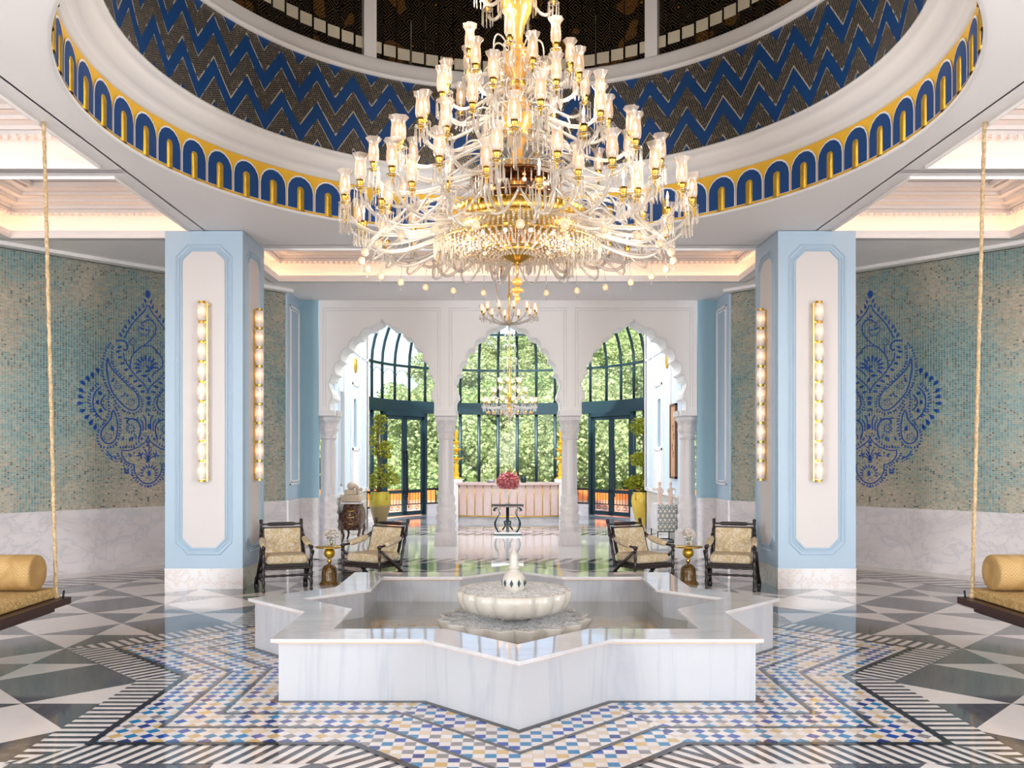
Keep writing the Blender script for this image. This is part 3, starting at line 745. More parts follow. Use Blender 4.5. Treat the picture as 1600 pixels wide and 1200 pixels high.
fr = MB(); arcband(fr, -86, 86, 3.07, 3.43, BR-.10, BR+.10); arcband(fr, -86, 86, 4.42, 4.485, BR-.045, BR+.045)
arcband(fr, -86, 86, 5.50, 5.56, prof(.4)[0]-.05, prof(.4)[0]+.03)
for a in mang:
    p = [bp(a, BR, 3.4), bp(a, BR, 4.45)]+[bp(a, *[prof(k/10)[0]], ) [:2]+(prof(k/10)[1],) for k in range(1, 11)]
    fr.tube(p, .042, 6)
    inside = any(s0+.5 < a < s1-.5 for s0, s1 in door_spans)
    if not inside: fr.tube([bp(a, BR, 0), bp(a, BR, 3.1)], .05 if abs(a) < 30 else .06, 6)
for i in range(len(mang)-1):  # thin arched tracery at the head of each light
    a0, a1 = mang[i], mang[i+1]; c = (a0+a1)/2; h = (a1-a0)/2
    for zt in ((4.36, 2.98) if not any(s0 < c < s1 for s0, s1 in door_spans) else (4.36,)):
        fr.tube([bp(c-h*cos(pi*k/10), BR-.02, zt-.36+.32*sin(pi*k/10)) for k in range(11)], .008, 4)
win = struct('window_1', fr, M['steel'])
for i in range(len(mang)-1):
    a0, a1 = mang[i], mang[i+1]; c = (a0+a1)/2; isd = any(s0 < c < s1 for s0, s1 in door_spans)
    g = MB(); arcq = lambda r, z0, z1: g.add([bp(a0,r,z0),bp(a1,r,z0),bp(a1,r,z1),bp(a0,r,z1)], [(0,1,2,3)])
    arcq(BR, 3.43, 4.45)
    for k in range(10):
        (r0,z0),(r1,z1) = prof(k/10), prof((k+1)/10); g.add([bp(a0,r0,z0),bp(a1,r0,z0),bp(a1,r1,z1),bp(a0,r1,z1)], [(0,1,2,3)], 0, True)
    if not isd: arcq(BR, .3, 3.07)
    g.build('pane', M['glass'], win)
sill = MB(); 
for a0, a1 in ((-86,-64.85),(-38.9,38.9),(64.85,86)): arcband(sill, a0, a1, 0, .32, BR-.12, BR+.12)
sill.build('marble_sill', M['wain_m'], win)
rl = MB()
for a0, a1 in ((-86,-64.85),(-38.9,-25),(25,38.9),(64.85,86)):
    arcband(rl, a0, a1, .74, .80, BR-.02, BR+.04); arcband(rl, a0, a1, .32, .36, BR-.02, BR+.04); k = a0+1.4
    while k < a1: rl.tube([bp(k,BR,.34),bp(k,BR,.76)], .011, 5); k += 2.4
rl.build('guard_rail', M['iron'], win)
for di, (s0, s1) in enumerate(door_spans):
    P0, P1 = bp(s0), bp(s1); dx, dy = P1[0]-P0[0], P1[1]-P0[1]; L = sqrt(dx*dx+dy*dy); rz = atan2(dy, dx)
    if di == 0: P0, P1 = P1, P0; rz = atan2(-dy, -dx)
    f = MB(); f.box(-.02,.09,-.07,.07,0,3.08); f.box(L-.09,L+.02,-.07,.07,0,3.08); f.box(0,L,-.07,.07,2.96,3.08)
    D = struct('door_%d' % (di+1), f, M['steel'], loc=P0, rz=rz)
    for k in (0, 1):
        x0 = .09+k*(L-.18)/2; x1 = x0+(L-.18)/2
        l = MB(); l.box(x0,x0+.09,-.03,.03,.02,2.96); l.box(x1-.09,x1,-.03,.03,.02,2.96); l.box(x0,x1,-.03,.03,2.86,2.96)
        l.box(x0,x1,-.03,.03,.68,.78); l.box(x0,x1,-.03,.03,.02,.14); l.box(x0+.09,x1-.09,-.012,.012,.33,.36)
        xm = (x0+x1)/2; hw = (x1-x0)/2-.09
        l.tube([(xm-hw*cos(pi*q/12),0,2.50+.30*sin(pi*q/12)) for q in range(13)], .008, 4)
        q_ = x0+.13
        while q_ < x1-.1: l.tube([(q_,0,.34),(q_,0,.70)], .009, 5); q_ += .115
        for sgn in (-1, 1):
            l.tube([(xm+sgn*(.14+.09*cos(w_)*(1-w_/14)), 0, .24+.075*sin(w_)*(1-w_/14)) for w_ in [v_*.5 for v_ in range(18)]], .009, 4)
        lf = l.build('door_leaf', M['steel'], D)
        g = MB(); g.add([(x0+.09,0,.14),(x1-.09,0,.14),(x1-.09,0,2.86),(x0+.09,0,2.86)], [(0,1,2,3)]); g.build('pane', M['glass'], lf)
        hx = x1-.045 if k == 0 else x0+.045
        h_ = MB(); h_.tube([(hx,-.07,.62),(hx,-.09,.75),(hx,-.09,1.75),(hx,-.07,1.90)], .022, 8); h_.ball((hx,-.07,1.92),.035); h_.ball((hx,-.07,.60),.04); h_.box(hx-.012,hx+.012,-.08,-.02,1.0,1.03); h_.box(hx-.012,hx+.012,-.08,-.02,1.6,1.63)
        h_.build('pull_handle', M['iron'], lf)
# ---------- outside ----------
gr = MB(); gr.box(-14, 14, 27.4, 31.0, -.2, -.01, 0); struct('terrace', gr, M['terrace'])
tr = MB()
for sx in (-1, 1): tr.add([(sx*4.1,17.3,-.02),(sx*14,17.3,-.02),(sx*14,27.5,-.02),(sx*4.1,27.5,-.02)], [(0,1,2,3)])
struct('terrace_side', tr, M['terrace'])
for i, (x0, x1, lb) in enumerate(((-10.5,-2.4,'long orange planter wall on the terrace beyond the left glass doors'),(2.4,10.5,'long orange planter wall on the terrace beyond the right glass doors'))):
    p = thing('planter_wall', lb, 'planter', ((x0+x1)/2, 29.6, 0)); w = (x1-x0)/2
    a = MB(); a.box(-w,w,-.2,.2,.28,.62); a.build('orange_face', M['orange'], p); b = MB(); b.box(-w,w,-.24,.24,0,.28); b.build('coral_base', M['coral'], p)
    c = MB(); c.tube([(-w,-.3,1.0),(w,-.3,1.0)], .012, 5)
    for k in range(int(2*w/1.2)+1): c.tube([(-w+k*1.2,-.3,0),(-w+k*1.2,-.3,1.0)], .012, 5)
    c.build('thin_railing', M['iron'], p)
def leafcloud(n, fn, size, rnd, flatz=1.0):
    m = MB()
    for _ in range(n):
        x, y, z = fn(rnd); s = size*rnd.uniform(.6,1.3)
        a, b = rnd.uniform(0,2*pi), rnd.uniform(-.9,.9)
        u = (cos(a), sin(a), 0); w = (-sin(a)*sin(b), cos(a)*sin(b), cos(b))
        q = [(x+s*(u[0]*i+w[0]*j), y+s*(u[1]*i+w[1]*j), z+s*(u[2]*i+w[2]*j)*flatz) for i, j in ((-.5,0),(0,-.35),(.5,0),(0,.35))]
        m.add(q, [(0,1,2,3)], 0)
    return m
def tree_proto(seed):
    rnd = random.Random(seed); bl = [(rnd.gauss(0,.8), rnd.gauss(0,.8), rnd.uniform(1.4,4.4), rnd.uniform(.5,1.1)) for _ in range(20)]
    def fn(r):
        c = r.choice(bl); a, b = r.uniform(0,2*pi), math.asin(r.uniform(-.5,1)); k = c[3]*r.uniform(.75,1.05)
        return c[0]+k*cos(a)*cos(b), c[1]+k*sin(a)*cos(b), c[2]+k*.8*sin(b)
    cm = leafcloud(9000, fn, .15, rnd).mesh('crown', M['leaf'])
    t = MB(); t.tube([(0,0,-1.5),(.1,0,.5),(0,.1,2.6)], [.16,.13,.06], 6)
    for _ in range(5):
        c = rnd.choice(bl); t.tube([(0,.05,1.2),(c[0]*.6,c[1]*.6,c[2]*.8),(c[0],c[1],c[2])], [.07,.05,.02], 5)
    return cm, t.mesh('trunk', M['bark'])
protos = [tree_proto(s_) for s_ in (1,2,3)]
def hz(x, y):
    base = -3+max(0, (y-34))*.165; k = min(1, max(0, (x/max(y,30)+.128)/.06)); k = k*k*(3-2*k); base += .55*max(0, x/max(y,30)-.05)*y*(y > 50); return base*(0.15+.85*k)-3.6*(1-k)
hm = MB(); nx, ny = 40, 30
for j in range(ny+1):
    for i in range(nx+1):
        x = -60+3*i; y = 32+4*j; hm.v.append((x, y, hz(x,y)))
for j in range(ny):
    for i in range(nx):
        a = j*(nx+1)+i; hm.f.append([a,a+1,a+nx+2,a+nx+1]); hm.m.append(0); hm.s.append(True)
struct('hillside', hm, M['hill'])
rt = random.Random(5); k = 0
GL = 'leafy bright green tree in the dense wood covering the hillside'
for row in range(13):
    y = 37+row*4.2; half_w = .30*y+4; x = -half_w-(6 if row < 9 else 0)
    while x < half_w:
        xx, yy = x+rt.uniform(-.8,.8), y+rt.uniform(-1.5,1.5); sc = rt.uniform(.85,1.35)*(1+.008*(y-36))
        cm, tm = protos[k % 3]; k += 1
        t = thing('hillside_tree', GL, 'tree', (xx, yy, hz(xx,yy)-.4), rt.uniform(0,6.28), 'trees of the hillside wood'); t.scale = (sc, sc, sc*rt.uniform(.9,1.15))
        put('crown', cm, t); put('trunk', tm, t)
        x += 3.0*sc
print('trees', k)
for i, (x, y) in enumerate(((-9.5,22),(-9.0,33.0),(-16,26),(9.5,33),(11.5,24.5))):
    cm, tm = protos[i % 3]; t = thing('garden_tree', ['small green tree beyond the left vestibule window','green tree left of the terrace planter','leafy tree behind the left terrace edge','green tree right of the terrace planter','leafy tree beyond the right terrace edge'][i], 'tree', (x,y,-.3), i); put('crown', cm, t); put('trunk', tm, t)
# ---------- fountain ----------
ft = thing('star_fountain', 'large white marble eight-pointed star fountain basin in the middle of the hall', 'fountain', (0, CY, 0))
O0 = (0, 0)
so, si_ = star(1.75, O0), star(1.50, O0)
a = MB(); a.ring(so, si_, 0, .438); a.build('basin_wall', M['white_m'], ft)
a = MB(); a.ring(star(1.80, O0), star(1.42, O0), .440, .470); sl = a.build('rim_slab', M['slab_m'], ft)
bv = sl.modifiers.new('b', 'BEVEL'); bv.width = .006; bv.segments = 2
a = MB(); a.ring(star(1.762, O0), star(1.752, O0), .428, .436); a.ring(star(1.497, O0), star(1.487, O0), .428, .436); a.build('warm_strip_light', M['led2'], ft)
a = MB(); p = star(1.51, O0); a.add([(x,y,.03) for x,y in p], [tuple(range(16))]); a.build('basin_floor', M['lotus_m'], ft)
a = MB(); p = star(1.50, O0); a.add([(x,y,.185) for x,y in p], [tuple(range(16))]); a.build('pool_water', M['water'], ft)
bowl = thing('lotus_bowl', 'cream scalloped stone lotus bowl brimming with rippling water on the fountain', 'fountain bowl', (0, CY, 0))
NS = 16
def scal(k, amt, ph=0): return lambda an, z: 1-amt*(1-abs(sin(k*(an+ph)/2)))**1.5
a = MB(); a.lathe([(.12,.03),(.16,.10),(.14,.30),(.30,.325),(.42,.35),(.50,.40),(.535,.47),(.54,.545),(.52,.56),(.505,.548),(.49,.53)], 160, rf=scal(NS, .07)); a.build('scalloped_bowl', M['lotus_m'], bowl)
a = MB(); a.lathe([(.001,.548),(.2,.552),(.40,.55),(.508,.552),(.525,.545)], 160, rf=scal(NS, .07)); a.build('rippling_water', M['froth_glint'], bowl)
a = MB(); rr = random.Random(3)
for i in range(46):
    an = rr.uniform(0, 2*pi); r = .50+rr.uniform(-.01,.02); z0 = .36+rr.uniform(0,.02); l = rr.uniform(.03,.07)
    a.tube([(r*cos(an),r*sin(an),z0+.02),((r+.01)*cos(an),(r+.01)*sin(an),z0-l)], [.006,.002], 4)
dr = a.build('water_drips', M['clearglass'], bowl); dr['kind'] = 'stuff'
sd = thing('lotus_star_dish', 'lower petal-edged cream stone dish awash with water under the lotus bowl', 'fountain dish', (0, CY, 0))
def petal(an, z):
    k = (an*16/(2*pi)) % 1; return .86+.14*(1-abs(2*k-1))**.8
a = MB(); a.lathe([(.60,.05),(.68,.16),(.70,.24),(.725,.292),(.72,.30),(.69,.292)], 192, rf=petal); a.build('petal_dish', M['lotus_m'], sd)
a = MB(); a.lathe([(.18,.285),(.45,.289),(.70,.290),(.712,.298)], 192, rf=petal); a.build('rippling_water', M['froth_glint'], sd)
sp = thing('fountain_finial', 'beige pierced stone finial with slim spire standing in the lotus bowl', 'finial', (0, CY, .53))
a = MB(); a.lathe([(.075,0),(.10,.03),(.112,.08),(.108,.13),(.085,.17),(.055,.195),(.045,.215),(.06,.225),(.045,.24),(.04,.30),(.043,.335),(.032,.36),(.018,.375),(.012,.40),(.0005,.42)], 24); a.build('spire', M['lotus_m'], sp)
for i in range(10):
    an = i*2*pi/10+.1; h = MB(); w_ = .017
    pts = [(0,-.038),(w_,0),(0,.038),(-w_,0)]
    h.add([((.116-abs(z)*.1)*cos(an)-x*sin(an), (.116-abs(z)*.1)*sin(an)+x*cos(an), .09+z) for x, z in pts], [(0,1,2,3)]); h.build('pierced_opening', M['onyx'], sp)

# ---------- big crystal chandelier ----------
CHX = .03
ch = thing('crystal_chandelier', 'huge tiered crystal and gold chandelier hanging under the dome above the fountain', 'chandelier', (CHX, CY, 0))
# one candle unit, origin at the centre of its shade
u_ = MB(); u_.lathe([(.034,-.105),(.046,-.085),(.050,-.05),(.048,0),(.042,.04),(.045,.07),(.062,.095),(.068,.11)], 14, rf=lambda an, z: 1+(.10*cos(6*an) if z > .08 else 0)); shade_me = u_.mesh('glass_shade', M['shade'])
u_ = MB(); u_.lathe([(.0005,-.03),(.010,-.02),(.0115,0),(.007,.022),(.0005,.045)], 8); bulb_me = u_.mesh('candle_bulb', M['bulb'])
u_ = MB(); u_.lathe([(.006,-.235),(.010,-.20),(.006,-.185),(.030,-.178),(.034,-.17),(.010,-.165),(.022,-.150),(.032,-.125),(.034,-.10),(.018,-.10)], 12); cup_me = u_.mesh('gilt_cup', M['gold'])
u_ = MB()
for i in range(9):
    an = 2*pi*i/9; x, y = .052*cos(an), .052*sin(an)
    u_.lathe([(.0005,-.335),(.007,-.32),(.0045,-.21),(.0005,-.185)], 4, (x,y,0), 0, False); u_.ball((x,y,-.18), .006, 0, 6)
u_.lathe([(.010,-.172),(.055,-.168),(.058,-.176)], 12, rf=lambda an, z: 1+.06*cos(8*an))
pend_me = u_.mesh('crystal_pendants', M['crystal'])
u_ = MB(); u_.lathe([(.009,-.1),(.0095,-.03)], 8); candle_me = u_.mesh('candle_sleeve', M['cream'])
tiers = [ # radius, shade z, count, phase, arm root r/z, dip
 (1.60, 4.20, 22, .0, .55, 3.98, .34), (1.42, 4.06, 12, .14, .50, 3.95, .30), (1.20, 4.22, 10, .1, .40, 4.05, .22), (1.34, 4.53, 15, .1, .12, 4.50, .30),
 (1.08, 4.80, 12, .25, .10, 4.82, .28), (.86, 5.08, 10, .05, .09, 5.06, .26), (.66, 5.33, 8, .2, .08, 5.28, .22), (.50, 5.60, 7, .05, .07, 5.55, .2), (.37, 6.28, 6, .3, .06, 6.2, .18)]
arm_cache = {}; tot = 0
for (R, z, n_, ph, r0, z0, dip) in tiers:
    am = MB(); ex = R
    zc = z-.23
    p = bez((r0,0,z0-.05),(r0+(R-r0)*.35,0,z0-.05-dip*.2),(R-.10-(R-r0)*.12,0,zc-dip*1.1),(R,0,zc),14)
    for i, q in enumerate(p): pass
    am.tube(p, [.016+.003*(i % 2) for i in range(len(p))], 7)
    am.tube(bez((r0,0,z0+.02),(r0+.1,0,z0+.20),(r0+(R-r0)*.45,0,z0+.20),(r0+(R-r0)*.42,0,z0-.02),10), .009, 5)
    am_me = am.mesh('glass_arm', M['arm'])
    for k in range(n_):
        if tot >= 100: break
        tot += 1
        an = 2*pi*(k+ph)/n_+.03
        arm = put('glass_arm', am_me, ch, (0,0,0), an)
        bare = (R in (1.42,) or (R == 1.34 and k % 5 == 2))
        if not bare: put('glass_shade', shade_me, arm, (R,0,z))
        else: put('candle_sleeve', candle_me, arm, (R,0,z))
        put('candle_bulb', bulb_me, arm, (R,0,z)); put('gilt_cup', cup_me, arm, (R,0,z)); put('crystal_pendants', pend_me, arm, (R,0,z))
print('lamps', tot)
# central stem
a = MB(); a.lathe([(.03,3.9),(.05,4.0),(.05,4.3),(.10,4.42),(.05,4.5),(.06,4.7),(.12,4.80),(.15,4.95),(.11,5.10),(.05,5.18),(.06,5.30),(.11,5.40),(.13,5.50),(.09,5.60),(.05,5.68),(.06,5.8),(.13,5.95),(.15,6.05),(.08,6.2),(.05,6.3),(.05,7.2),(.10,7.4),(.05,7.5)], 28, rf=lambda an, z: 1+.03*cos(12*an+z*9)); a.build('amber_stem', M['amber'], ch)
a = MB(); a.tube([(0,0,7.4),(0,0,11.1)], .022, 8); a.build('suspension_rod', M['gold'], ch)
for zz, rr_ in ((4.50,.16),(4.82,.14),(5.06,.12),(5.28,.11),(5.55,.10),(6.2,.09)):
    a = MB(); a.lathe([(.03,zz-.07),(rr_*.7,zz-.06),(rr_,zz-.02),(rr_*.6,zz+.02),(.04,zz+.05)], 20); a.build('gilt_hub', M['gold'], ch)
a = MB(); a.lathe([(.04,4.36),(.34,4.33),(.44,4.37),(.45,4.385),(.36,4.36),(.05,4.39)], 40); a.lathe([(.04,4.24),(.26,4.20),(.34,4.24),(.27,4.235),(.05,4.27)], 40); a.build('bronze_dish', M['bronze'], ch)
a = MB(); a.lathe([(.60,3.93),(.645,3.94),(.66,3.98),(.655,4.05),(.64,4.06),(.60,4.05)], 180, rf=lambda an, z: 1+(.018*cos(60*an) if z > 3.93 else 0)); a.build('pleated_gold_crown', M['gold'], ch)
a = MB(); a.lathe([(.655,3.93),(.64,3.86),(.3,3.82),(.05,3.80)], 40); a.build('gold_underside', M['gold'], ch)
# curtains of long prisms round the stem, one ring per tier
for zz, rr_, nn in ((4.44,.42,44),(4.74,.34,38),(5.00,.30,34),(5.22,.25,30),(5.50,.22,26),(6.14,.18,22),(4.05,.30,30)):
    a = MB()
    for i in range(nn):
        an = 2*pi*i/nn; x, y = rr_*cos(an), rr_*sin(an)
        a.lathe([(.0005,zz-.20),(.0075,zz-.18),(.005,zz-.04),(.0005,zz-.015)], 4, (x,y,0), 0, False); a.ball((x,y,zz), .008, 0, 6)
    a.tube([(rr_*cos(2*pi*i/36), rr_*sin(2*pi*i/36), zz+.008) for i in range(36)], .005, 4, closed=True)
    a.lathe([(.05,zz+.07),(rr_*.6,zz+.05),(rr_,zz+.005)], 24)
    a.build('prism_curtain', M['crystal'], ch)['kind'] = 'stuff'
# bead basket
def bead(m, c, r, mi=0, st_=1.0):
    x, y, z = c; h = r*st_
    m.add([(x+r,y,z),(x,y+r,z),(x-r,y,z),(x,y-r,z),(x,y,z+h),(x,y,z-h)], [(0,1,4),(1,2,4),(2,3,4),(3,0,4),(1,0,5),(2,1,5),(3,2,5),(0,3,5)], mi)
a = MB()
for i in range(108):
    an = 2*pi*i/108
    for k in range(9):
        t = k/8; r = .655+.115*sin(t*pi/2); z = 3.935-.17*t; bead(a, (r*cos(an), r*sin(an), z), .0135)
a.build('bead_curtain', M['crystal'], ch).__setitem__('kind', 'stuff')
a = MB()
for i in range(72):
    an = 2*pi*i/72
    for k in range(15):
        t = k/14; r = .775-.60*t; z = 3.755-.075*sin(t*pi/2)-.02*t
        if r < .45 and i % 2: continue
        bead(a, (r*cos(an), r*sin(an), z), .0145)
a.build('bead_net', M['crystal'], ch).__setitem__('kind', 'stuff')
a = MB()
for i in range(90):
    an = 2*pi*i/90
    for k, (r, zt, zb) in enumerate(((.775,3.77,3.66),(.70,3.75,3.655),(.62,3.735,3.65),(.53,3.72,3.645))):
        if k and i % 2: continue
        a.lathe([(.0005,zb-.012),(.007,zb),(.004,zt-.01),(.0005,zt)], 4, (r*cos(an+k*.03), r*sin(an+k*.03), 0), 0, False)
a.build('fringe_of_drops', M['crystal'], ch).__setitem__('kind', 'stuff')
a = MB()
for r, z in ((.775,3.76),(.66,3.935),(.60,3.73),(.40,3.70)): a.tube([(r*cos(2*pi*i/60), r*sin(2*pi*i/60), z) for i in range(60)], .006, 5, closed=True)
for i in range(24):
    an = 2*pi*i/24; a.tube([(.775*cos(an),.775*sin(an),3.765),(.45*cos(an),.45*sin(an),3.705),(.18*cos(an),.18*sin(an),3.68)], .004, 4)
a.build('gilt_bead_rings', M['gold'], ch)
a = MB(); a.lathe([(.0005,3.60),(.03,3.605),(.10,3.64),(.17,3.695),(.195,3.72),(.18,3.73),(.02,3.74)], 80, rf=lambda an, z: 1+.03*cos(20*an)); a.build('fluted_gold_dish', M['gold'], ch)
a = MB(); a.tube([(0,0,3.61),(0,0,3.47)], .008, 8); a.build('lower_rod', M['gold'], ch)
a = MB(); a.ball((0,0,3.43), .052, 0, 16, .04); a.lathe([(.02,3.385),(.06,3.36),(.065,3.34),(.03,3.33),(.012,3.30),(.03,3.28),(.02,3.25),(.0005,3.22)], 16)
a.build('crystal_finial', M['amber'], ch)
bm_ = MB(); bm_.lathe([(.0005,-.045),(.022,-.042),(.032,-.02),(.030,.005),(.018,.022),(.0005,.028)], 12, rf=lambda an, z: 1+.07*cos(8*an))
bell_me = bm_.mesh('amber_bell_drop', flat('frosted_amber', (.72,.55,.36), .3, var=.2, sc=40))
for i in range(26):
    an = 2*pi*(i+.5)/26; put('amber_bell_drop', bell_me, ch, (1.44*cos(an), 1.44*sin(an), 3.60+.0))
a = MB()
for i in range(26):
    an = 2*pi*(i+.5)/26; a.tube([(1.44*cos(an),1.44*sin(an),3.62),(1.42*cos(an),1.42*sin(an),3.78)], .003, 4); a.lathe([(.0005,3.50),(.004,3.52),(.0005,3.56)], 4, (1.44*cos(an),1.44*sin(an),0), 0, False)
for i in range(24):   # hanging glass loops round the lower tier
    a0, a1 = 2*pi*i/24, 2*pi*(i+1)/24
    p = []
    for k in range(11):
        t = k/10; an = a0+(a1-a0)*t; r = 1.10+.30*sin(pi*t); p.append((r*cos(an), r*sin(an), 3.98-.30*sin(pi*t)))
    a.tube(p, .012, 6)
a.build('glass_loops', M['arm'], ch)
bb = MB(); bb.ball((0,0,0), .018, 0, 8); bb = bb.mesh('inner_bulb', M['bulb'])
for i in range(14):
    an = 2*pi*i/14; put('inner_bulb', bb, ch, (.5*cos(an),.5*sin(an),3.79))
for i in range(8):
    an = 2*pi*i/8+.2; put('inner_bulb', bb, ch, (.3*cos(an),.3*sin(an),4.30))
# the chandelier's own light
for z_, e_ in ((3.40,34),(4.4,12),(4.95,12),(5.9,18),(6.9,24)):
    for s_ in (-1, 1):
        d_ = lamp('POINT', 'chandelier_glow', (CHX+s_*(.9 if z_ < 4.6 else .45), CY-.3, z_), (0,0,0), e_*.5, (1,.85,.70)); d_.data.shadow_soft_size = .15

# ---------- two smaller chandeliers ----------
def small_ch(name, lab, x, y, rings, z_top, stem, scale=1, extra=None):
    t = thing(name, lab, 'chandelier', (x, y, 0))
    gob = MB(); gob.lathe([(.012,-.05),(.03,-.04),(.042,-.01),(.045,.03),(.05,.06)], 12); gm = gob.mesh('glass_goblet', M['shade'])
    cup = MB(); cup.lathe([(.004,-.12),(.012,-.09),(.016,-.05),(.022,-.048)], 8); cm = cup.mesh('gilt_socket', M['gold'])
    pe = MB()
    for i in range(6):
        an = i*pi/3; pe.lathe([(.0005,-.20),(.006,-.18),(.0005,-.10)], 4, (.04*cos(an),.04*sin(an),0), 0, False)
    pm = pe.mesh('crystal_drops', M['crystal'])
    for (R, z, n_, zr, dip) in rings:
        am = MB(); am.tube(bez((.04,0,zr),(R*.5,0,zr-dip),(R*.95,0,z-.12-dip*1.3),(R,0,z-.1),10), .008*scale+.002, 6); me = am.mesh('arm', M['arm'])
        for k in range(n_):
            ar = put('arm', me, t, (0,0,0), 2*pi*(k+.3)/n_)
            put('glass_goblet', gm, ar, (R,0,z)); put('gilt_socket', cm, ar, (R,0,z)); put('bulb', bulb_me, ar, (R,0,z)); put('crystal_drops', pm, ar, (R,0,z))
    a = MB(); a.lathe(stem, 14); a.build('stem', M['gold'], t)
    if extra: extra(t)
    return t
def ex1(t):
    a = MB(); a.lathe([(.0005,3.80),(.02,3.83),(.012,3.88),(.05,3.90),(.10,3.93),(.05,3.95)], 14); a.build('crystal_drop', M['crystal'], t)
    c = MB(); c.tube([(-.25,0,4.85),(-.20,0,4.42),(-.12,0,4.0),(0,0,3.93)], .006, 5); c.build('slanting_chain', M['gold'], t)
small_ch('small_chandelier', 'small chandelier with upswept arms and goblet lamps before the central arch', .0, 13.9, [(.44, 4.16, 12, 3.92, .02)], 4.85, [(.006,3.88),(.03,3.92),(.015,3.98),(.012,4.3),(.03,4.36),(.012,4.42),(.010,5.40)], 1, ex1)
def ex2(t):
    a = MB()
    for z, r in ((5.10,.10),(4.62,.12),(4.35,.16),(4.05,.20),(3.86,.14)):
        for i in range(10):
            an = 2*pi*i/10; a.tube(bez((.02*cos(an),.02*sin(an),z),(r*.6*cos(an),r*.6*sin(an),z+.10),(r*cos(an),r*sin(an),z+.04),(r*cos(an),r*sin(an),z-.06),5), .006, 4)
            a.lathe([(.0005,z-.13),(.008,z-.11),(.0005,z-.05)], 4, (r*cos(an),r*sin(an),0), 0, False)
    for r, z in ((.62,2.92),(.40,2.86)):
        for i in range(30):
            an = 2*pi*i/30; a.lathe([(.0005,z-.10),(.012,z-.07),(.006,z+.02),(.0005,z+.06)], 4, (r*cos(an),r*sin(an),0), 0, False)
    a.lathe([(.0005,2.55),(.03,2.60),(.02,2.66),(.08,2.72),(.18,2.80),(.24,2.88),(.22,2.90)], 20)
    a.build('crystal_plumes', M['crystal'], t)['kind'] = 'stuff'
    b = MB()
    for i in range(16):
        an = 2*pi*i/16; b.ball((.52*cos(an),.52*sin(an),2.80), .03, 0, 8)
    b.build('amber_drops', M['amber'], t)['kind'] = 'stuff'
small_ch('vestibule_chandelier', 'tall tiered vestibule chandelier hanging in front of the glass bay window', .06, 20.3, [(.62, 3.10, 16, 3.0, .10), (.40, 3.34, 8, 3.2, .08), (.26, 3.56, 6, 3.4, .06)], 6, [(.02,2.7),(.10,2.85),(.04,2.95),(.03,3.1),(.10,3.18),(.03,3.26),(.02,3.8),(.012,4.6),(.012,5.98)], 1.4, ex2)

# ---------- sconces ----------
def sconce_proto(lab, loc, rz):
    t = thing('wall_sconce', lab, 'wall light', loc, rz, 'gold and glass tube sconces on the pillars')
    b = MB(); b.box(-.035,.035,-.012,0,1.46,3.86); b.box(.066,.082,-.075,-.06,1.46,3.86); b.box(.03,.08,-.02,-.008,3.82,3.84); b.box(.03,.08,-.02,-.008,1.48,1.5)
    for k in range(1, 9):
        z = 1.46+k*2.4/9; b.box(.0,.08,-.07,-.062,z-.006,z+.006)
    b.build('gold_bar', M['gold'], t)
    sh = MB(); sh.lathe([(.058,.02),(.058,.246)], 20); sm = sh.mesh('frosted_tube', M['frost'])
    co = MB(); co.lathe([(.001,-.010),(.050,-.010),(.050,-.003),(.03,-.003),(.03,.008),(.050,.008),(.050,.015),(.001,.015)], 20, sm=False); cm = co.mesh('gold_collar', M['gold'])
    bu = MB(); bu.lathe([(.0005,-.02),(.013,-.01),(.015,.01),(.0005,.035)], 10); um = bu.mesh('sconce_bulb', M['bulb2'])
    so_ = MB(); so_.lathe([(.012,-.09),(.014,-.02)], 8); sk_ = so_.mesh('bulb_socket', M['gold'])
    for k in range(9):
        z = 1.46+k*2.4/9
        s_ = put('frosted_tube', sm, t, (0,-.070,z)); put('sconce_bulb', um, s_, (0,0,.14)); put('bulb_socket', sk_, s_, (0,0,.12))
    for k in range(10): put('gold_collar', cm, t, (0,-.070,1.46+k*2.4/9))
    return t
s0 = sconce_proto('gold tube sconce on the camera-facing side of the left blue pillar', (-4.145, 11.69, 0), 0)
copy_tree(s0, (4.145, 11.69, 0), 0, 'gold tube sconce on the camera-facing side of the right blue pillar').scale = (-1,1,1)
copy_tree(s0, (-3.612, 12.225, 0), pi/2, 'gold tube sconce seen edge-on, on the inner side of the left pillar')
q = copy_tree(s0, (3.612, 12.225, 0), -pi/2, 'gold tube sconce seen edge-on, on the inner side of the right pillar'); q.scale = (-1,1,1)

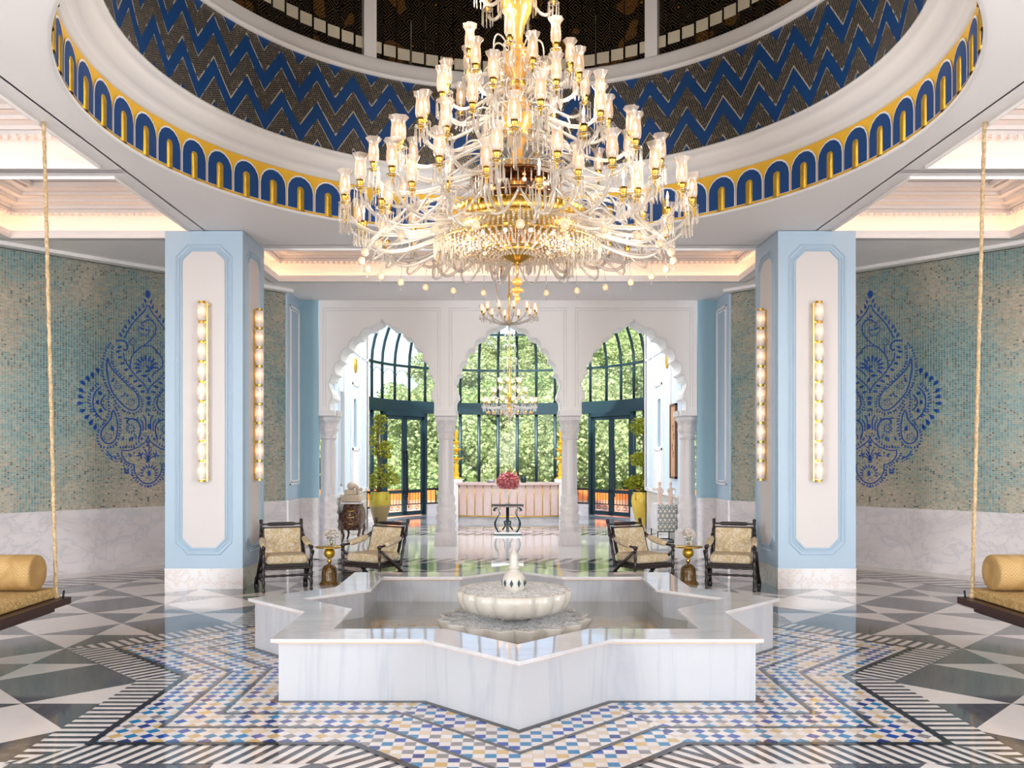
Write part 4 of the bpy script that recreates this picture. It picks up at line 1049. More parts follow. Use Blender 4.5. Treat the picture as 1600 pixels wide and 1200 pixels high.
# ---------- colonial armchairs ----------
def turned(m, p0, p1, r, n=9, k=26, mi=0):
    pts = []; rs = []
    for i in range(k+1):
        t = i/k; pts.append(tuple(a+(b-a)*t for a, b in zip(p0, p1)))
        rs.append(r*(1-.30*abs(sin(t*pi*5))**3+.12*(abs(sin(t*pi*5+.8))**8)))
    m.tube(pts, rs, n, mi)
def armchair(lab, loc, rz):
    t = thing('colonial_armchair', lab, 'armchair', loc, rz, 'dark turned-wood armchairs around the side tables')
    for s in (-1, 1):
        a = MB(); turned(a, (s*.31,-.28,0), (s*.31,-.28,.55), .022); a.ball((s*.31,-.28,.575), .030); a.build('front_leg', M['darkwood'], t)
        a = MB(); a.tube([(s*.335,-.27,.52),(s*.335,.20,.20),(s*.335,.43,.02)], [.020,.022,.026], 8); a.lathe([(.034,0),(.034,.04),(.02,.12)], 10, (s*.335,.43,0)); a.build('rear_brace_leg', M['darkwood'], t)
        a = MB(); turned(a, (s*.30,.16,.16), (s*.275,.42,.875), .022, k=34); a.ball((s*.275,.422,.89), .026); a.ball((s*.30,.155,.15), .026); a.build('back_post', M['darkwood'], t)
        a = MB(); a.tube([(s*.31,-.31,.578),(s*.31,-.20,.585),(s*.30,-.15,.59)], [.022,.016,.020], 8); a.tube([(s*.285,.22,.66),(s*.28,.32,.70),(s*.278,.36,.70)], [.024,.030,.034], 8)
        ar = a.build('arm', M['darkwood'], t)
        b = MB(); b.tube([(s*.30,-.16,.592),(s*.298,-.10,.60),(s*.292,.05,.625),(s*.286,.18,.65),(s*.284,.23,.66)], [.026,.040,.045,.038,.026], 10); b.build('padded_sleeve', M['damask'], ar)
        a = MB(); turned(a, (s*.31,-.28,.12), (s*.32,.36,.12), .014); turned(a, (s*.31,-.28,.31), (s*.31,.22,.30), .016); a.build('side_rail', M['darkwood'], t)
    a = MB(); turned(a, (-.31,-.28,.21), (.31,-.28,.21), .018); turned(a, (-.31,-.28,.305), (.31,-.28,.305), .018); a.build('front_stretcher', M['darkwood'], t)
    a = MB(); a.tube([(-.275,.40,.845),(-.20,.40,.845),(-.16,.40,.845),(.16,.40,.845),(.20,.40,.845),(.275,.40,.845)], [.012,.012,.026,.026,.012,.012], 8); a.build('top_rail', M['darkwood'], t)
    a = MB(); a.box(-.285,.285,-.27,.27,.315,.355); a.build('seat_tray', M['darkwood'], t)
    a = MB(); a.box(-.275,.275,-.265,.24,.355,.475); o = a.build('seat_cushion', M['damask'], t); bv = o.modifiers.new('b','BEVEL'); bv.width = .045; bv.segments = 4
    # leaning back panel
    def lean(p): x, y, z = p; return (x, .20+z*.36+y, .42+z)
    a = MB(); a.box(-.245,.245,-.035,.02,-.02,.375).xform(lean); o = a.build('back_cushion', M['damask'], t); bv = o.modifiers.new('b','BEVEL'); bv.width = .015; bv.segments = 3
    a = MB(); a.box(-.26,-.240,-.02,.03,-.03,.39).xform(lean); b = MB(); b.box(.240,.26,-.02,.03,-.03,.39); b.box(-.26,.26,-.02,.03,.372,.39); b.box(-.285,-.26,-.0,.012,.30,.31); b.box(.26,.285,-.0,.012,.30,.31); b.box(-.30,-.26,-.0,.012,.02,.03); b.box(.26,.30,-.0,.012,.02,.03); b.xform(lean); a.add(b.v, b.f); a.build('back_frame', M['darkwood'], t)
    return t
c0 = armchair('dark turned-wood armchair at far left, beside the left blue pillar', (-3.06, 11.75, 0), radians(21))
copy_tree(c0, (-1.88, 11.92, 0), radians(-29), 'dark armchair seen at an angle, right of the left gold table')
copy_tree(c0, (1.80, 11.85, 0), radians(27), 'dark armchair seen at an angle, left of the right gold table')
copy_tree(c0, (3.02, 11.80, 0), radians(-19), 'dark turned-wood armchair at far right, beside the right blue pillar')
# ---------- side tables with vases ----------
def side_table(lab, loc):
    t = thing('side_table', lab, 'side table', loc, 0, 'gold side tables between the armchairs')
    a = MB(); a.lathe([(.001,.515),(.195,.515),(.20,.522),(.20,.532),(.001,.534)], 40); a.build('tabletop', M['gold'], t)
    a = MB(); a.ball((0,0,.437), .078, 0, 20); a.build('pierced_ball', M['gold2'], t)
    a = MB(); a.lathe([(.012,.29),(.02,.30),(.034,.325),(.018,.35),(.012,.365)], 16); a.build('stem_knop', M['gold'], t)
    a = MB(); a.lathe([(.145,0),(.142,.015),(.118,.04),(.108,.07),(.106,.17),(.10,.22),(.075,.262),(.03,.285),(.001,.288)], 32, rf=lambda an, z: 1+.02*cos(14*an)); a.build('ribbed_glass_base', M['tbase'], t)
    return t
def flowers(n, c, r, s, seed, flat_=.8):
    rd = random.Random(seed)
    m = MB()
    for _ in range(n):
        a, b = rd.uniform(0,2*pi), math.asin(rd.uniform(-.8,1)); k = r*rd.uniform(.72,1)
        p = (c[0]+k*cos(a)*cos(b), c[1]+k*sin(a)*cos(b), c[2]+k*flat_*sin(b)); q = s*rd.uniform(.7,1.2); an = rd.uniform(0,6)
        u = (cos(an)*q, sin(an)*q, rd.uniform(-.5,.5)*q); w = (-sin(an)*q*.8, cos(an)*q*.8, rd.uniform(-.8,.8)*q)
        m.add([tuple(p[i]+u[i] for i in range(3)), tuple(p[i]+w[i] for i in range(3)), tuple(p[i]-u[i] for i in range(3)), tuple(p[i]-w[i] for i in range(3))], [(0,1,2,3)])
    return m
def vase(lab, loc):
    t = thing('flower_vase', lab, 'vase of flowers', loc, 0, 'glass bowls of white flowers on the gold tables')
    a = MB(); a.lathe([(.001,.0),(.035,.002),(.060,.03),(.068,.06),(.060,.09),(.048,.105)], 24); a.build('glass_bowl', M['clearglass'], t)
    m = flowers(420, (0,0,.165), .095, .020, 4); m.ball((0,0,.165), .07, 0, 12, .055); m.build('white_blooms', M['wflower'], t)
    a = MB()
    for i in range(6): a.tube([(.012*cos(i),.012*sin(i),.01),(.03*cos(i*1.1),.03*sin(i*1.1),.13)], .0035, 5)
    a.build('stems', M['leaf2'], t); return t
T0 = side_table('gold table on ribbed amber base between the two left armchairs', (-2.53, 12.12, 0)); copy_tree(T0, (2.50, 12.15, 0), 0, 'gold table on ribbed amber base between the two right armchairs')
V0 = vase('clear bowl of white flowers on the left gold table', (-2.50, 12.10, .535)); copy_tree(V0, (2.50, 12.12, .535), 0, 'clear bowl of white flowers on the right gold table')

# ---------- swing beds ----------
def swing(sx, lab):
    t = thing('swing_daybed', lab, 'swing bed', (sx*4.60, 6.92, 0), 0, 'rope-hung daybeds either side of the hall')
    a = MB(); a.box(-.52,.52,-1.05,1.05,.445,.505); a.build('platform', M['bedwood'], t)
    a = MB(); a.box(-.42,.42,-1.0,.95,.385,.440); a.box(-.45,.45,-1.0,.97,.438,.446); a.build('under_frame', M['bedwood'], t)
    k = 0
    for x in (-.42, .42):
        for y in (-.98, .98):
            r = MB(); p = []
            tx, ty = -.10*0, 0
            for i in range(90):
                f = i/89; z = .46+f*4.40; w_ = z*26; xx = x-(x*.0)+(f*(-sx*.0)); p.append((xx+.0015*cos(w_)+sx*.115*f*(1 if x*sx < 0 else .6)*1.0, y+.0015*sin(w_), z))
            rr2 = [.017+.0025*sin(i*2.1) for i in range(90)]
            r.tube(p, rr2, 7); r.ball((p[0][0],y,.52), .03, 0, 8); r.build('hanging_rope', M['ropem'], t)
            h = MB(); h.tube([(x-sx*.06,y,.50),(x-sx*.06,y+.02,.57)], .010, 6); h.build('iron_cleat', M['iron'], t)
    return t
def mattress(sx, lab):
    o = MB(); o.box(-.45,.40 if sx < 0 else .45,-1.0,1.0,.507,.607) if False else o.box(-.44,.44,-1.0,1.0,.507,.600)
    q = o.build('seat_mattress', M['brocade'], None, (sx*4.62, 6.90, 0), label=lab, cat='mattress', group='gold mattresses on the swing beds')
    bv = q.modifiers.new('b','BEVEL'); bv.width = .02; bv.segments = 3
def bolster(sx, lab):
    o = MB(); n = 32; pr = [(.001,-.43),(.10,-.435),(.148,-.440),(.157,-.432),(.160,-.415),(.160,.415),(.157,.432),(.148,.440),(.10,.435),(.001,.43)]
    o.lathe(pr, n); o.xform(lambda p: (p[2], p[0], p[1]))
    q = o.build('bolster_cushion', M['bolster'], None, (sx*4.68, 7.70, .764), label=lab, cat='bolster', group='gold bolsters on the swing beds')
for sx, w in ((-1,'left'),(1,'right')):
    swing(sx, 'dark wooden daybed hung on jute ropes at the %s edge of the photo' % w)
    mattress(sx, 'thin gold brocade mattress lying on the %s swing bed' % w)
    bolster(sx, 'round gold bolster cushion lying on the %s swing bed' % w)

# ---------- vestibule furniture ----------
bar = thing('curved_bar', 'curved pink stone counter with gold ribs before the bay window', 'bar counter', (.06, 0, 0))
def arcpts(r, a0, a1, n, c): return [(c[0]+r*sin(a0+(a1-a0)*i/n), c[1]-r*cos(a0+(a1-a0)*i/n)) for i in range(n+1)]
bc = (0, 26.6); br = 3.3; aw = .44
def arcw(m, r0, r1, z0, z1, a=aw, mi=0): p = arcpts(r1, -a, a, 24, bc)+arcpts(r0, a, -a, 24, bc); m.prism(p if area(p) > 0 else p[::-1], z0, z1, mi)
a = MB(); arcw(a, 2.6, br, .17, 1.0); a.build('stone_front', M['barpink'], bar)
a = MB(); arcw(a, 2.6, br-.03, 0, .14, aw*.98); a.build('plinth', M['wain_m'], bar)
a = MB(); arcw(a, 2.5, br+.06, 1.0, 1.06, aw+.02); a.build('countertop', M['barpink'], bar)
a = MB(); arcw(a, 2.6, br+.02, .14, .17, aw)
for k in range(13):
    an = -aw+.02+k*(2*aw-.04)/12; x, y = bc[0]+(br+.005)*sin(an), bc[1]-(br+.005)*cos(an); a.tube([(x,y,.17),(x,y,1.0)], .012, 5)
a.build('gold_ribs', M['gold'], bar)
for s in (-1, 1):
    b = MB(); x = s*1.53; y0 = 23.55; b.box(x-.16,x+.16,y0,y0+.5,0,1.05); b.build('white_end_pier', M['white'], bar)
for s, w in ((-1,'left'),(1,'right')):
    x, y = .06+s*1.44, 23.85
    st_ = MB(); st_.box(-.17,.17,-.14,.14,1.062,1.15); st_.build('lamp_block', M['white'], None, (x,y,0), label='small white block under the yellow lamp at the %s end of the bar' % w, cat='block', group='white blocks on the bar')
    lp = thing('tiered_oil_lamp', 'saffron yellow tiered oil lamp on the %s end of the bar' % w, 'oil lamp', (x, y, 1.152), 0, 'yellow tiered lamps on the bar')
    a = MB(); a.lathe([(.14,0),(.14,.03),(.08,.05),(.07,.10),(.09,.15),(.06,.20),(.06,.30),(.075,.36),(.045,.40),(.04,.44)], 16); a.build('lamp_base', M['lampyel'], lp)
    for z, r in ((.55,.17),(.80,.14),(1.0,.09)):
        b = MB(); b.lathe([(.03,z-.12),(.05,z-.08),(.03,z-.04),(r*.7,z-.02),(r,z+.02),(r,z+.035),(r*.8,z+.02),(.03,z+.02),(.025,z+.08)], 18); b.build('oil_tray', M['lampyel'], lp)
    b = MB(); b.lathe([(.025,1.02),(.045,1.08),(.025,1.12),(.05,1.16),(.05,1.30),(.06,1.34),(.02,1.35)], 14); b.build('finial', M['lampyel'], lp)
BL = [(-.19,.34,(.25,.05,.02),'slim red bottle, left end of the bottles above the pink flowers'),(-.07,.40,(.75,.78,.80),'pale silver bottle behind the pink flowers, second from left'),(.06,.40,(.30,.16,.03),'brown glass bottle behind the pink flowers, third from left'),(.12,.33,(.75,.68,.15),'short yellow bottle behind the pink flowers, fourth from left'),(.215,.30,(.55,.18,.03),'orange bottle behind the pink flowers, at the right end')]
for i, (dx, h, c, lb) in enumerate(BL):
    b = MB(); b.lathe([(.001,0),(.035,.002),(.036,h*.55),(.03,h*.65),(.013,h*.75),(.012,h),(.001,h)], 12); b.build('bottle', flat('bottle_glass_%d' % i, c, .15, var=0), None, (.06+dx, 23.6, 1.061), label=lb, cat='bottle', group='bottles on the bar')
b = MB(); b.lathe([(.001,0),(.07,.002),(.085,.08),(.06,.15),(.03,.18),(.001,.19)], 16); b.build('ice_bucket', M['black'], None, (.47, 23.6, 1.061), label='small dark round pot on the bar, right of the pink flowers', cat='pot')
b = MB(); b.lathe([(.001,0),(.10,.0),(.12,.05),(.14,.07),(.12,.06),(.001,.05)], 16); b.build('glass_dish', M['silver'], None, (-.42, 23.6, 1.061), label='low glassy dish on the bar, left of the pink flowers', cat='dish')
tb = thing('lyre_table', 'mirrored lyre-legged table holding the pink flowers, centre of the vestibule', 'table', (.01, 19.75, 0))
a = MB(); a.box(-.32,.32,-.22,.22,0,.035); a.build('black_base', M['black'], tb)
a = MB(); a.box(-.30,.30,-.21,.21,.036,.06); a.build('mirror_edge', M['silver'], tb)
for s in (-1, 1):
    a = MB(); p = smooth([(s*.20,0,.06),(s*.255,0,.16),(s*.27,0,.27),(s*.22,0,.38),(s*.185,0,.46),(s*.19,0,.54),(s*.23,0,.585),(s*.285,0,.575),(s*.30,0,.53)], 4)
    a.tube(p, [.026+.012*sin(i*.25) for i in range(len(p))], 8); a.build('lyre_leg', M['black'], tb)
    p = [(x*.93,y-.02,z) for x,y,z in p]; a = MB(); a.tube(p, .013, 6); a.build('mirror_inlay', M['silver'], tb)
    a = MB(); p = smooth([(0,0,.30),(s*.07,0,.29),(s*.055,0,.20),(s*.12,0,.10)], 4); a.tube(p, .020, 6); a.build('scroll_brace', M['black'], tb)
a = MB(); a.box(-.035,.035,-.03,.03,.06,.62); a.build('centre_post', M['black'], tb)
a = MB(); a.box(-.36,.36,-.26,.26,.66,.70)
for k in range(18): a.box(-.35+k*.04,-.33+k*.04,-.262,-.25,.63,.66)
a.build('mirror_top', M['silver'], tb)
fv = thing('pink_flower_vase', 'round ball of pink flowers in a clear footed vase on the lyre table', 'vase of flowers', (.02, 19.75, .702))
a = MB(); a.lathe([(.07,0),(.06,.01),(.015,.03),(.015,.08),(.05,.12),(.08,.18),(.075,.24),(.09,.30)], 20); a.build('footed_vase', M['clearglass'], fv)
m = flowers(2200, (0,0,.50), .255, .030, 8, .82); m.ball((0,0,.50), .20, 0, 16, .16); m.build('pink_blooms', M['pink'], fv)
# commode with carved stone, left
cmd = thing('carved_commode', 'ornate carved brown bombe chest against the left vestibule wall', 'commode', (-3.24, 18.2, 0))
def bombe(m, sc, z0, z1, f):
    n = 10; base = []
    for k in range(n+1):
        t = k/n; z = z0+(z1-z0)*t; g = f(t); w, d = .20*g, .36*g*.98
        ring = []
        for i in range(28):
            a = 2*pi*i/28; c_, s_ = cos(a), sin(a); q = (abs(c_)**5+abs(s_)**5)**(-1/5); ring.append((w*c_*q*(1+.02*cos(9*a+z*30)), d*s_*q*(1+.015*cos(7*a+z*40)), z))
        base.append(ring)
    for r in base: m.v += r
    for k in range(n):
        for i in range(28): m.f.append([k*28+i,k*28+(i+1)%28,(k+1)*28+(i+1)%28,(k+1)*28+i]); m.m.append(0); m.s.append(True)
    m.f.append(list(range(n*28,(n+1)*28))); m.m.append(0); m.s.append(False); m.f.append(list(range(27,-1,-1))); m.m.append(0); m.s.append(False)
a = MB(); bombe(a, 1, .25, .80, lambda t: .80+.32*sin(pi*min(1,t*1.05))**1.3+.05*t); a.build('carved_body', M['commode'], cmd)
a = MB(); a.box(-.21,.21,-.37,.37,.80,.83); a.build('stone_top', M['wain_m'], cmd)
for x in (-.16,.16):
    for y in (-.30,.30):
        a = MB(); s1, s2 = (1 if x > 0 else -1), (1 if y > 0 else -1)
        a.tube(smooth([(x,y,.36),(x+s1*.02,y+s2*.02,.24),(x-s1*.01,y-s2*.01,.14),(x+s1*.03,y+s2*.03,0.012)], 3), [.035-.0018*i for i in range(10)], 8); a.build('curved_leg', M['commode'], cmd)
for k in range(3):
    a = MB(); a.tube([(-.08,-.385-.02*(k == 1),.40+k*.13),(0,-.405-.02*(k == 1),.39+k*.13),(.08,-.385-.02*(k == 1),.40+k*.13)], .008, 5); a.build('drawer_pull', M['gold'], cmd)
sc_ = thing('carved_stone_figure', 'weathered beige stone carving with rounded head on the brown commode', 'sculpture', (-3.24, 18.05, .832))
a = MB(); a.prism([(-.19,-.14),(.17,-.14),(.19,.14),(-.19,.14)], 0, .15); a.prism([(-.15,-.12),(.10,-.12),(.12,.12),(-.15,.12)], .15, .26); o = a.build('stone_block', M['stone'], sc_); bv = o.modifiers.new('b','BEVEL'); bv.width = .02; bv.segments = 2
a = MB(); a.ball((-.02,-.02,.33), .085, 0, 16); a.tube(smooth([(.03,-.02,.34),(.10,-.04,.31),(.13,-.05,.24),(.12,-.06,.16)], 3), [.05,.048,.046,.042,.04,.036,.034,.03,.028,.026], 8); a.ball((.185,-.02,.26), .04, 0, 10); a.build('rounded_figure', M['stone'], sc_)
# lattice cabinet with two figurines, right
cab = thing('lattice_cabinet', 'pale cabinet with inlaid lattice front on black metal legs, right vestibule', 'cabinet', (3.29, 18.25, 0))
a = MB(); a.box(-.20,.20,-.40,.40,.24,.79); a.build('cabinet_body', M['wain_m'], cab)
a = MB(); a.box(-.195,.195,-.006,.006,0,.54); o = a.build('lattice_front', M['lattice'], cab, (0,-.408,.245))
a = MB()
for x in (-.19,.19):
    for y in (-.39,.39): a.box(x-.01,x+.01,y-.01,y+.01,0,.24)
for y in (-.39,.39): a.box(-.19,.19,y-.01,y+.01,.0,.02); a.box(-.19,.19,y-.01,y+.01,.22,.24)
for x in (-.19,.19): a.box(x-.01,x+.01,-.39,.39,0.0,.02)
a.build('metal_legs', M['iron'], cab)
def figurine(lab, x, fl_):
    t = thing('stone_figurine', lab, 'figurine', (x, 18.05, .792), 0, 'pair of stone figurines on the lattice cabinet')
    a = MB(); a.lathe([(.06,0),(.05,.02),(.035,.04),(.045,.10),(.055,.15),(.045,.20),(.035,.24),(.05,.29),(.055,.32),(.02,.35),(.016,.37),(.032,.39),(.036,.42),(.028,.45),(.001,.465)], 16)
    a.tube(smooth([(fl_*.04,0,.32),(fl_*.10,-.01,.30),(fl_*.15,-.02,.33)], 3), [.018,.017,.016,.014,.013,.012,.011], 7); a.tube(smooth([(-fl_*.04,0,.32),(-fl_*.07,-.03,.27),(-fl_*.04,-.05,.22)], 3), .013, 7)
    a.build('carved_body', M['pstone'], t); return t
figurine('left pink stone dancing figurine on the lattice cabinet', 3.17, -1); figurine('right pink stone dancing figurine on the lattice cabinet', 3.40, 1)
# wall medallions and artwork
for sx, w, y in ((-1,'left',19.93),(1,'right',18.9)):
    X = sx*3.5; a = MB(); a.lathe([(.001,.045),(.05,.04),(.09,.02),(.12,.035),(.16,.02),(.165,0)], 24, rf=lambda an, z: 1+.04*cos(12*an))
    a.xform(lambda p, sx=sx: (-sx*p[2], p[0], p[1]*1.12)); a.build('gilt_medallion', M['gold2'], None, (X-sx*.002, y, 3.88), label='round gilt medallion high on the %s vestibule wall' % w, cat='wall ornament', group='gilt vestibule medallions')
ar = thing('framed_artwork', 'tall ochre artwork in a brown frame on the right vestibule wall', 'picture', (3.498, 18.12, 2.1))
a = MB(); a.box(-.05,0,-.30,-.26,-.78,.78); a.box(-.05,0,.26,.30,-.78,.78); a.box(-.05,0,-.30,.30,-.78,-.74); a.box(-.05,0,-.30,.30,.74,.78); a.build('brown_frame', M['frame'], ar)
a = MB(); a.box(-.03,-.002,-.26,.26,-.74,.74); a.build('ochre_panel', M['art'], ar)
a = MB(); rd = random.Random(2)
for (y, z) in ((.0,.3),(-.05,.12),(.06,-.1),(-.02,-.25)):
    a.tube([(-.032,y-.03,z),(-.032,y+.02,z+.05),(-.032,y+.03,z-.05),(-.032,y-.01,z-.09)], .006, 4)
a.build('ink_marks', M['frame'], ar)
# potted plants
def pot(lab, x, y, mat, h=.85):
    t = thing('tall_pot', lab, 'plant pot', (x, y, 0))
    a = MB(); a.lathe([(.13,0),(.16,.05),(.25,.38),(.285,.60),(.27,.76),(.235,.82),(.25,.85),(.22,.85),(.20,.80),(.001,.78)], 28); a.build('pot_body', mat, t)
    a = MB()
    for s in (-1, 1): a.tube([(s*.20,-.18,.80),(s*.23,-.22,.76),(s*.22,-.22,.69),(s*.19,-.2,.66)], .014, 6)
    a.build('ring_handle', mat, t); return t
pot('tan and yellow tall pot, left of the bay doors', -3.30, 22.55, M['pototan']); pot('bright yellow tall pot, right of the bay doors', 3.52, 22.45, M['potyel'])
def topiary(lab, x, y, blobs, trunk, n, size, seed):
    t = thing('potted_tree', lab, 'potted plant', (x, y, .785)); rd = random.Random(seed)
    def fn(r):
        c = r.choice(blobs); a, b = r.uniform(0,2*pi), math.asin(r.uniform(-.9,1)); k = c[3]*r.uniform(.55,1.0)
        return c[0]+k*cos(a)*cos(b), c[1]+k*sin(a)*cos(b), c[2]+k*.75*sin(b)
    leafcloud(n, fn, size, rd).build('foliage', M['leaf2'], t)
    a = MB(); a.tube(trunk, [.05-.03*i/len(trunk) for i in range(len(trunk))], 7)
    for c in blobs: a.tube([(0,0,max(0,c[2]-.3)),(c[0]*.8,c[1]*.8,c[2])], [.018,.008], 5)
    a.build('stem', M['bark'], t)
topiary('tall airy yellow-green tree in the tan pot', -3.34, 22.55, [(.05,0,.35,.33),(.32,0,.40,.26),(-.25,0,.35,.3),(.15,0,.62,.28),(.05,0,1.15,.26),(.20,.0,1.25,.2),(.0,0,1.7,.22),(.05,0,1.95,.2),(.22,0,1.0,.12),(-.2,0,1.4,.25)], [(0,0,0),(.03,0,.6),(-.02,0,1.3),(.02,0,2.0)], 1500, .075, 3)
topiary('three-tier clipped topiary tree in the yellow pot', 3.56, 22.45, [(0,0,.30,.34),(-.28,0,.30,.26),(.2,0,.42,.3),(-.08,0,.90,.30),(.12,0,.95,.28),(-.05,0,1.75,.36),(.12,0,1.78,.33)], [(0,0,0),(.01,0,.7),(0,0,1.2),(.01,0,1.8)], 3400, .065, 4)

# ---------- paisley inlays on the mosaic walls ----------
def wallpt(px, py):
    k = (px-VPX)/F; Y = (WY+WS*WX-WS*.108)/(1-WS*k); X = CXC+k*Y
    u = (-WX-X)*sqrt(1+WS**2); return (u, CZ+(VPY-py)*Y/F)
def C1(*p): return [wallpt(110+x/7.056, 440+y/7.056) for x, y in p]
def C2(*p): return [wallpt(110+x/7.056, 600+y/7.056) for x, y in p]
U0 = wallpt(231.3, 600)[0]
pm = MB()
def stroke(pts, w=.0105, cl=False, mir=True, sm=True):
    p = smooth(pts, 5, cl) if sm else pts
    for s in ((1, -1) if mir else (1,)):
        q = [(U0+s*(u-U0), z) for u, z in p]; n = len(q); vs = []
        for i in range(n):
            a, b = q[i-1] if (i or cl) else q[0], q[(i+1) % n] if (i < n-1 or cl) else q[-1]
            dx, dz = b[0]-a[0], b[1]-a[1]; L = sqrt(dx*dx+dz*dz) or 1; vs += [(q[i][0]-dz/L*w, 0, q[i][1]+dx/L*w), (q[i][0]+dz/L*w, 0, q[i][1]-dx/L*w)]
        fs = [(2*i, 2*i+1, 2*((i+1) % n)+1, 2*((i+1) % n)) for i in range(n if cl else n-1)]; pm.add(vs, fs)
def leafm(c, ang, l, w, mir=True, pt=1):
    for s in ((1, -1) if mir else (1,)):
        A = ang if s > 0 else pi-ang; vs = []
        for k in range(10):
            t = 2*pi*k/10; x = l*cos(t); y = w*sin(t)*(1-.35*cos(t)*pt); vs.append((U0+s*(c[0]-U0)+x*cos(A)-y*sin(A), 0, c[1]+x*sin(A)+y*cos(A)))
        pm.add(vs, [tuple(range(10))])
def dashes(pts, step=.047, l=.022, w=.0125, cl=False):
    p = smooth(pts, 6, cl); acc = 0
    for i in range(len(p)-1):
        dx, dz = p[i+1][0]-p[i][0], p[i+1][1]-p[i][1]; L = sqrt(dx*dx+dz*dz); acc += L
        if acc >= step: acc -= step; leafm(p[i+1], atan2(dz, dx)+pi/2+.25, l, w, True, 0)
def flower(c, r, n=9, l=.016, w=.0075, mir=True, a0=0, a1=2*pi, dot=True):
    for k in range(n):
        a = a0+(a1-a0)*k/n; leafm((c[0]+r*cos(a), c[1]+r*sin(a)), a, l, w, mir)
    if dot: leafm(c, 0, .008, .008, mir, 0)
# wall u grows away from the axis toward the outer edge of the hall: leaf angles are measured in (u, z)
p = C1((852,140))[0]; leafm(p, pi/2, .067, .046, False, -.3)
stroke(C1((850,255),(810,330),(740,400),(680,470),(630,550),(597,620)))
for q in C1((822,210),(803,262),(760,305),(722,350),(683,392),(645,440),(610,495),(580,540),(555,590)): leafm(q, radians(72), .040, .017)
stroke(C1((500,658),(560,648),(610,670),(632,715),(615,755),(585,750)), .012)
P1 = C1((465,650),(425,700),(390,760),(362,850),(350,930),(352,1010),(368,1080),(395,1150))+C2((405,40),(425,110),(415,180),(425,240),(425,300),(410,350),(370,430),(330,480),(300,540),(298,610),(318,665),(360,695),(420,700),(480,680),(520,620),(540,550),(548,480),(550,410),(535,340),(510,290),(480,230))
dashes(P1)
P2 = C1((490,680),(462,740),(455,800),(458,880),(490,955),(540,1020),(595,1075),(650,1125),(705,1180))+C2((750,110),(790,190),(790,240),(760,300),(680,325),(610,305),(560,275),(510,220),(470,150),(420,70))
dashes(P2)
stroke(C1((410,845),(440,930),(500,1010),(570,1080),(650,1160))+C2((700,70),(740,130),(757,200),(740,260),(690,290),(620,265),(540,190),(470,100),(430,10))+C1((410,1040),(400,950)), cl=True)
flower(C1((520,1150))[0], .052); flower(C2((668,200))[0], .055)
leafm(C1((470,1080))[0], radians(110), .045, .016)
for q, a in zip(C2((575,135),(600,105),(628,125)), (160,110,70)): leafm(q, radians(a), .030, .012)
for q in C1((545,722),(530,770),(548,832),(575,900),(615,970),(668,1040),(720,1098),(765,1150))+C2((770,20),(800,82)): leafm(q, radians(160), .042, .019)
stroke(C1((583,785),(600,860),(650,950),(720,1040),(790,1110),(835,1165))+C2((862,100)), .010)
stroke(C1((695,720),(695,790),(665,860),(658,950)), .009, mir=False)
stroke(C1((700,795),(750,740),(830,690),(900,620),(940,550),(940,490),(900,430),(840,425),(780,470)), .010, mir=False); stroke(C1((850,350),(870,400),(905,440)), .008, mir=False)
stroke(C1((810,710),(900,715),(960,780),(1010,850),(1010,940),(930,1000),(895,1050)), .010, mir=False); stroke(C1((905,720),(950,760),(945,800)), .008, mir=False)
cc = C1((838,948))[0]
for k in range(10):
    a = radians(-30+k*23)+0; leafm((cc[0]+.155*cos(a), cc[1]+.155*sin(a)), a, .058, .018, False)
for k in range(9):
    a = radians(-20+k*25); leafm((cc[0]+.07*cos(a), cc[1]+.07*sin(a)), a, .010, .007, False)
for q, a in zip(C1((895,945),(850,985),(868,1080),(815,1038),(850,940)), (100,-15,60,0,30)): leafm(q, radians(a), .052, .023, False)
cc = C1((810,530))[0]; flower(cc, .095, 13, .018, .010, False, radians(150), radians(400), False)
for q, a in zip(C1((800,485),(775,515),(800,520),(835,832-300)), (0,60,120,0)): leafm(q, radians(a), .026, .014, False)
flower(C1((685,665))[0], .052, 8); leafm(C1((845,385))[0], .5, .028, .018, False)
for (x, y, a) in ((862,157,90),): leafm(C2((x,y))[0], radians(a), .036, .036, False, 0)
leafm(C2((862,215))[0], radians(-90), .042, .034, False, .8)
for q, a in zip(C2((843,285)), (110,)): leafm(q, radians(a), .032, .012)
leafm(C2((863,337))[0], pi/2, .030, .017, False); leafm(C2((866,468))[0], pi/2, .046, .030, False, 0)
stroke(C2((865,572),(830,630),(770,680),(700,715),(630,732),(565,730)), .009); stroke(C2((565,730),(570,790),(610,850),(660,880),(703,887)), .009); stroke(C2((703,887),(705,960),(740,1030),(800,1085),(866,1100)), .010)
dashes(C2((835,535),(780,612),(700,680),(620,695),(550,697))); dashes(C2((520,720),(525,790),(575,850),(640,900),(680,925),(685,1010),(740,1080),(800,1120),(866,1132)))
stroke(C2((470,290),(440,390),(380,460),(340,530),(345,600),(390,650),(440,655),(490,620),(515,540),(518,440),(500,350)), cl=True)
flower(C2((410,582))[0], .055); leafm(C2((460,488))[0], radians(80), .045, .026); leafm(C2((478,540))[0], 0, .012, .01)
stroke(C2((335,30),(275,90),(250,170),(255,260),(290,330),(348,390)), .011); stroke(C2((388,118),(345,170),(345,230),(390,290)), .010)
dashes(C1((320,1090),(280,1150))+C2((235,60),(207,130),(205,200),(225,270),(262,320),(310,370)), .05, .032, .011)
cen = C2((350,210))[0]
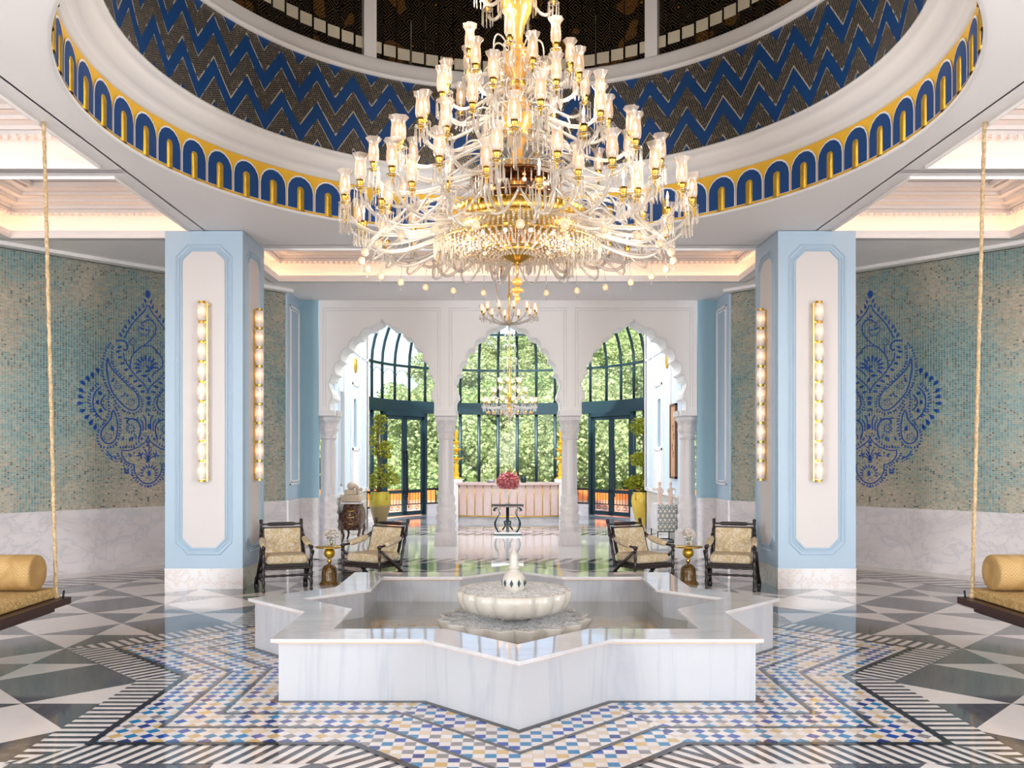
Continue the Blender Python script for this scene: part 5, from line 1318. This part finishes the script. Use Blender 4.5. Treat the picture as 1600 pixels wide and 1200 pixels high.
for q in C1((305,1000),(250,1048),(200,1085),(150,1130))+C2((135,80),(128,145),(125,212),(150,287),(195,350),(235,408),(278,455)):
    A = atan2(q[1]-cen[1], q[0]-cen[0]); 
    for dA, l in ((0,.062),(.30,.045),(-.30,.045)): leafm((q[0]+.02*cos(A+dA*2), q[1]+.02*sin(A+dA*2)), A+dA, l, .013, True, -1)
for q, a in zip(C2((325,102),(298,197),(332,292)), (30,90,60)):
    for d in (0, 50, -50): leafm(q, radians(a+d), .040, .012)
stroke(C2((625,438),(640,392),(700,385),(755,430),(775,500),(765,560),(748,610)), .013); flower(C2((662,490))[0], .062, 10, .022, .011)
leafm(C2((615,378))[0], 0, .045, .013); leafm(C2((737,383))[0], 2, .03, .014)
stroke(C2((770,390),(800,440),(798,520)), .011); stroke(C2((800,340),(828,400),(826,505)), .011); stroke(C2((700,550),(722,575),(718,605)), .009)
for q in C2((580,600),(655,612),(682,605)): leafm(q, radians(100), .036, .014)
cc = C2((867,985))[0]; leafm((cc[0], cc[1]), pi/2, .048, .028, False, .5)
for k in range(11):
    a = radians(-18+k*21.6); leafm((cc[0]+.125*cos(a), cc[1]+.12*sin(a)), a, .036, .012, False)
for q in (((866,850),(850,790),(815,720)),((866,850),(838,800),(810,765)),((850,870),(835,825),(808,805))): stroke(C2(*q), .009)
stroke(C2((866,850),(866,690)), .008, mir=False, sm=False)
for q, a in zip(C2((865,640),(850,675),(765,765),(745,790),(775,795),(790,770),(650,775),(660,795)), (90,130,80,0,60,120,10,-20)): leafm(q, radians(a), .030, .013)
for q in C2((705,750),(735,735),(765,735),(700,790),(850,1040),(835,1060),(775,870)): leafm(q, .3, .012, .008)
for q, a in zip(C2((600,940),(635,945),(605,975),(630,980)), (60,120,30,-30)): leafm(q, radians(a), .032, .016)
stroke(C2((400,735),(440,790),(515,828)), .010)
for q in C2((350,735),(400,780),(445,820),(505,855),(455,830),(490,800)): leafm(q, radians(40), .024, .010)
pm_mesh = {}
for nm in ('left','right'):
    W_, org, rz, sx, L = walls[nm]
    q = MB(); yo = .003 if sx < 0 else -.003
    q.v = [(u, yo, z) for u, y, z in pm.v]; q.f = [list(f) for f in pm.f]; q.m = [0]*len(q.f); q.s = [False]*len(q.f)
    o = q.build('paisley_inlay', M['mblue'], W_)
print('done', len(bpy.data.objects))
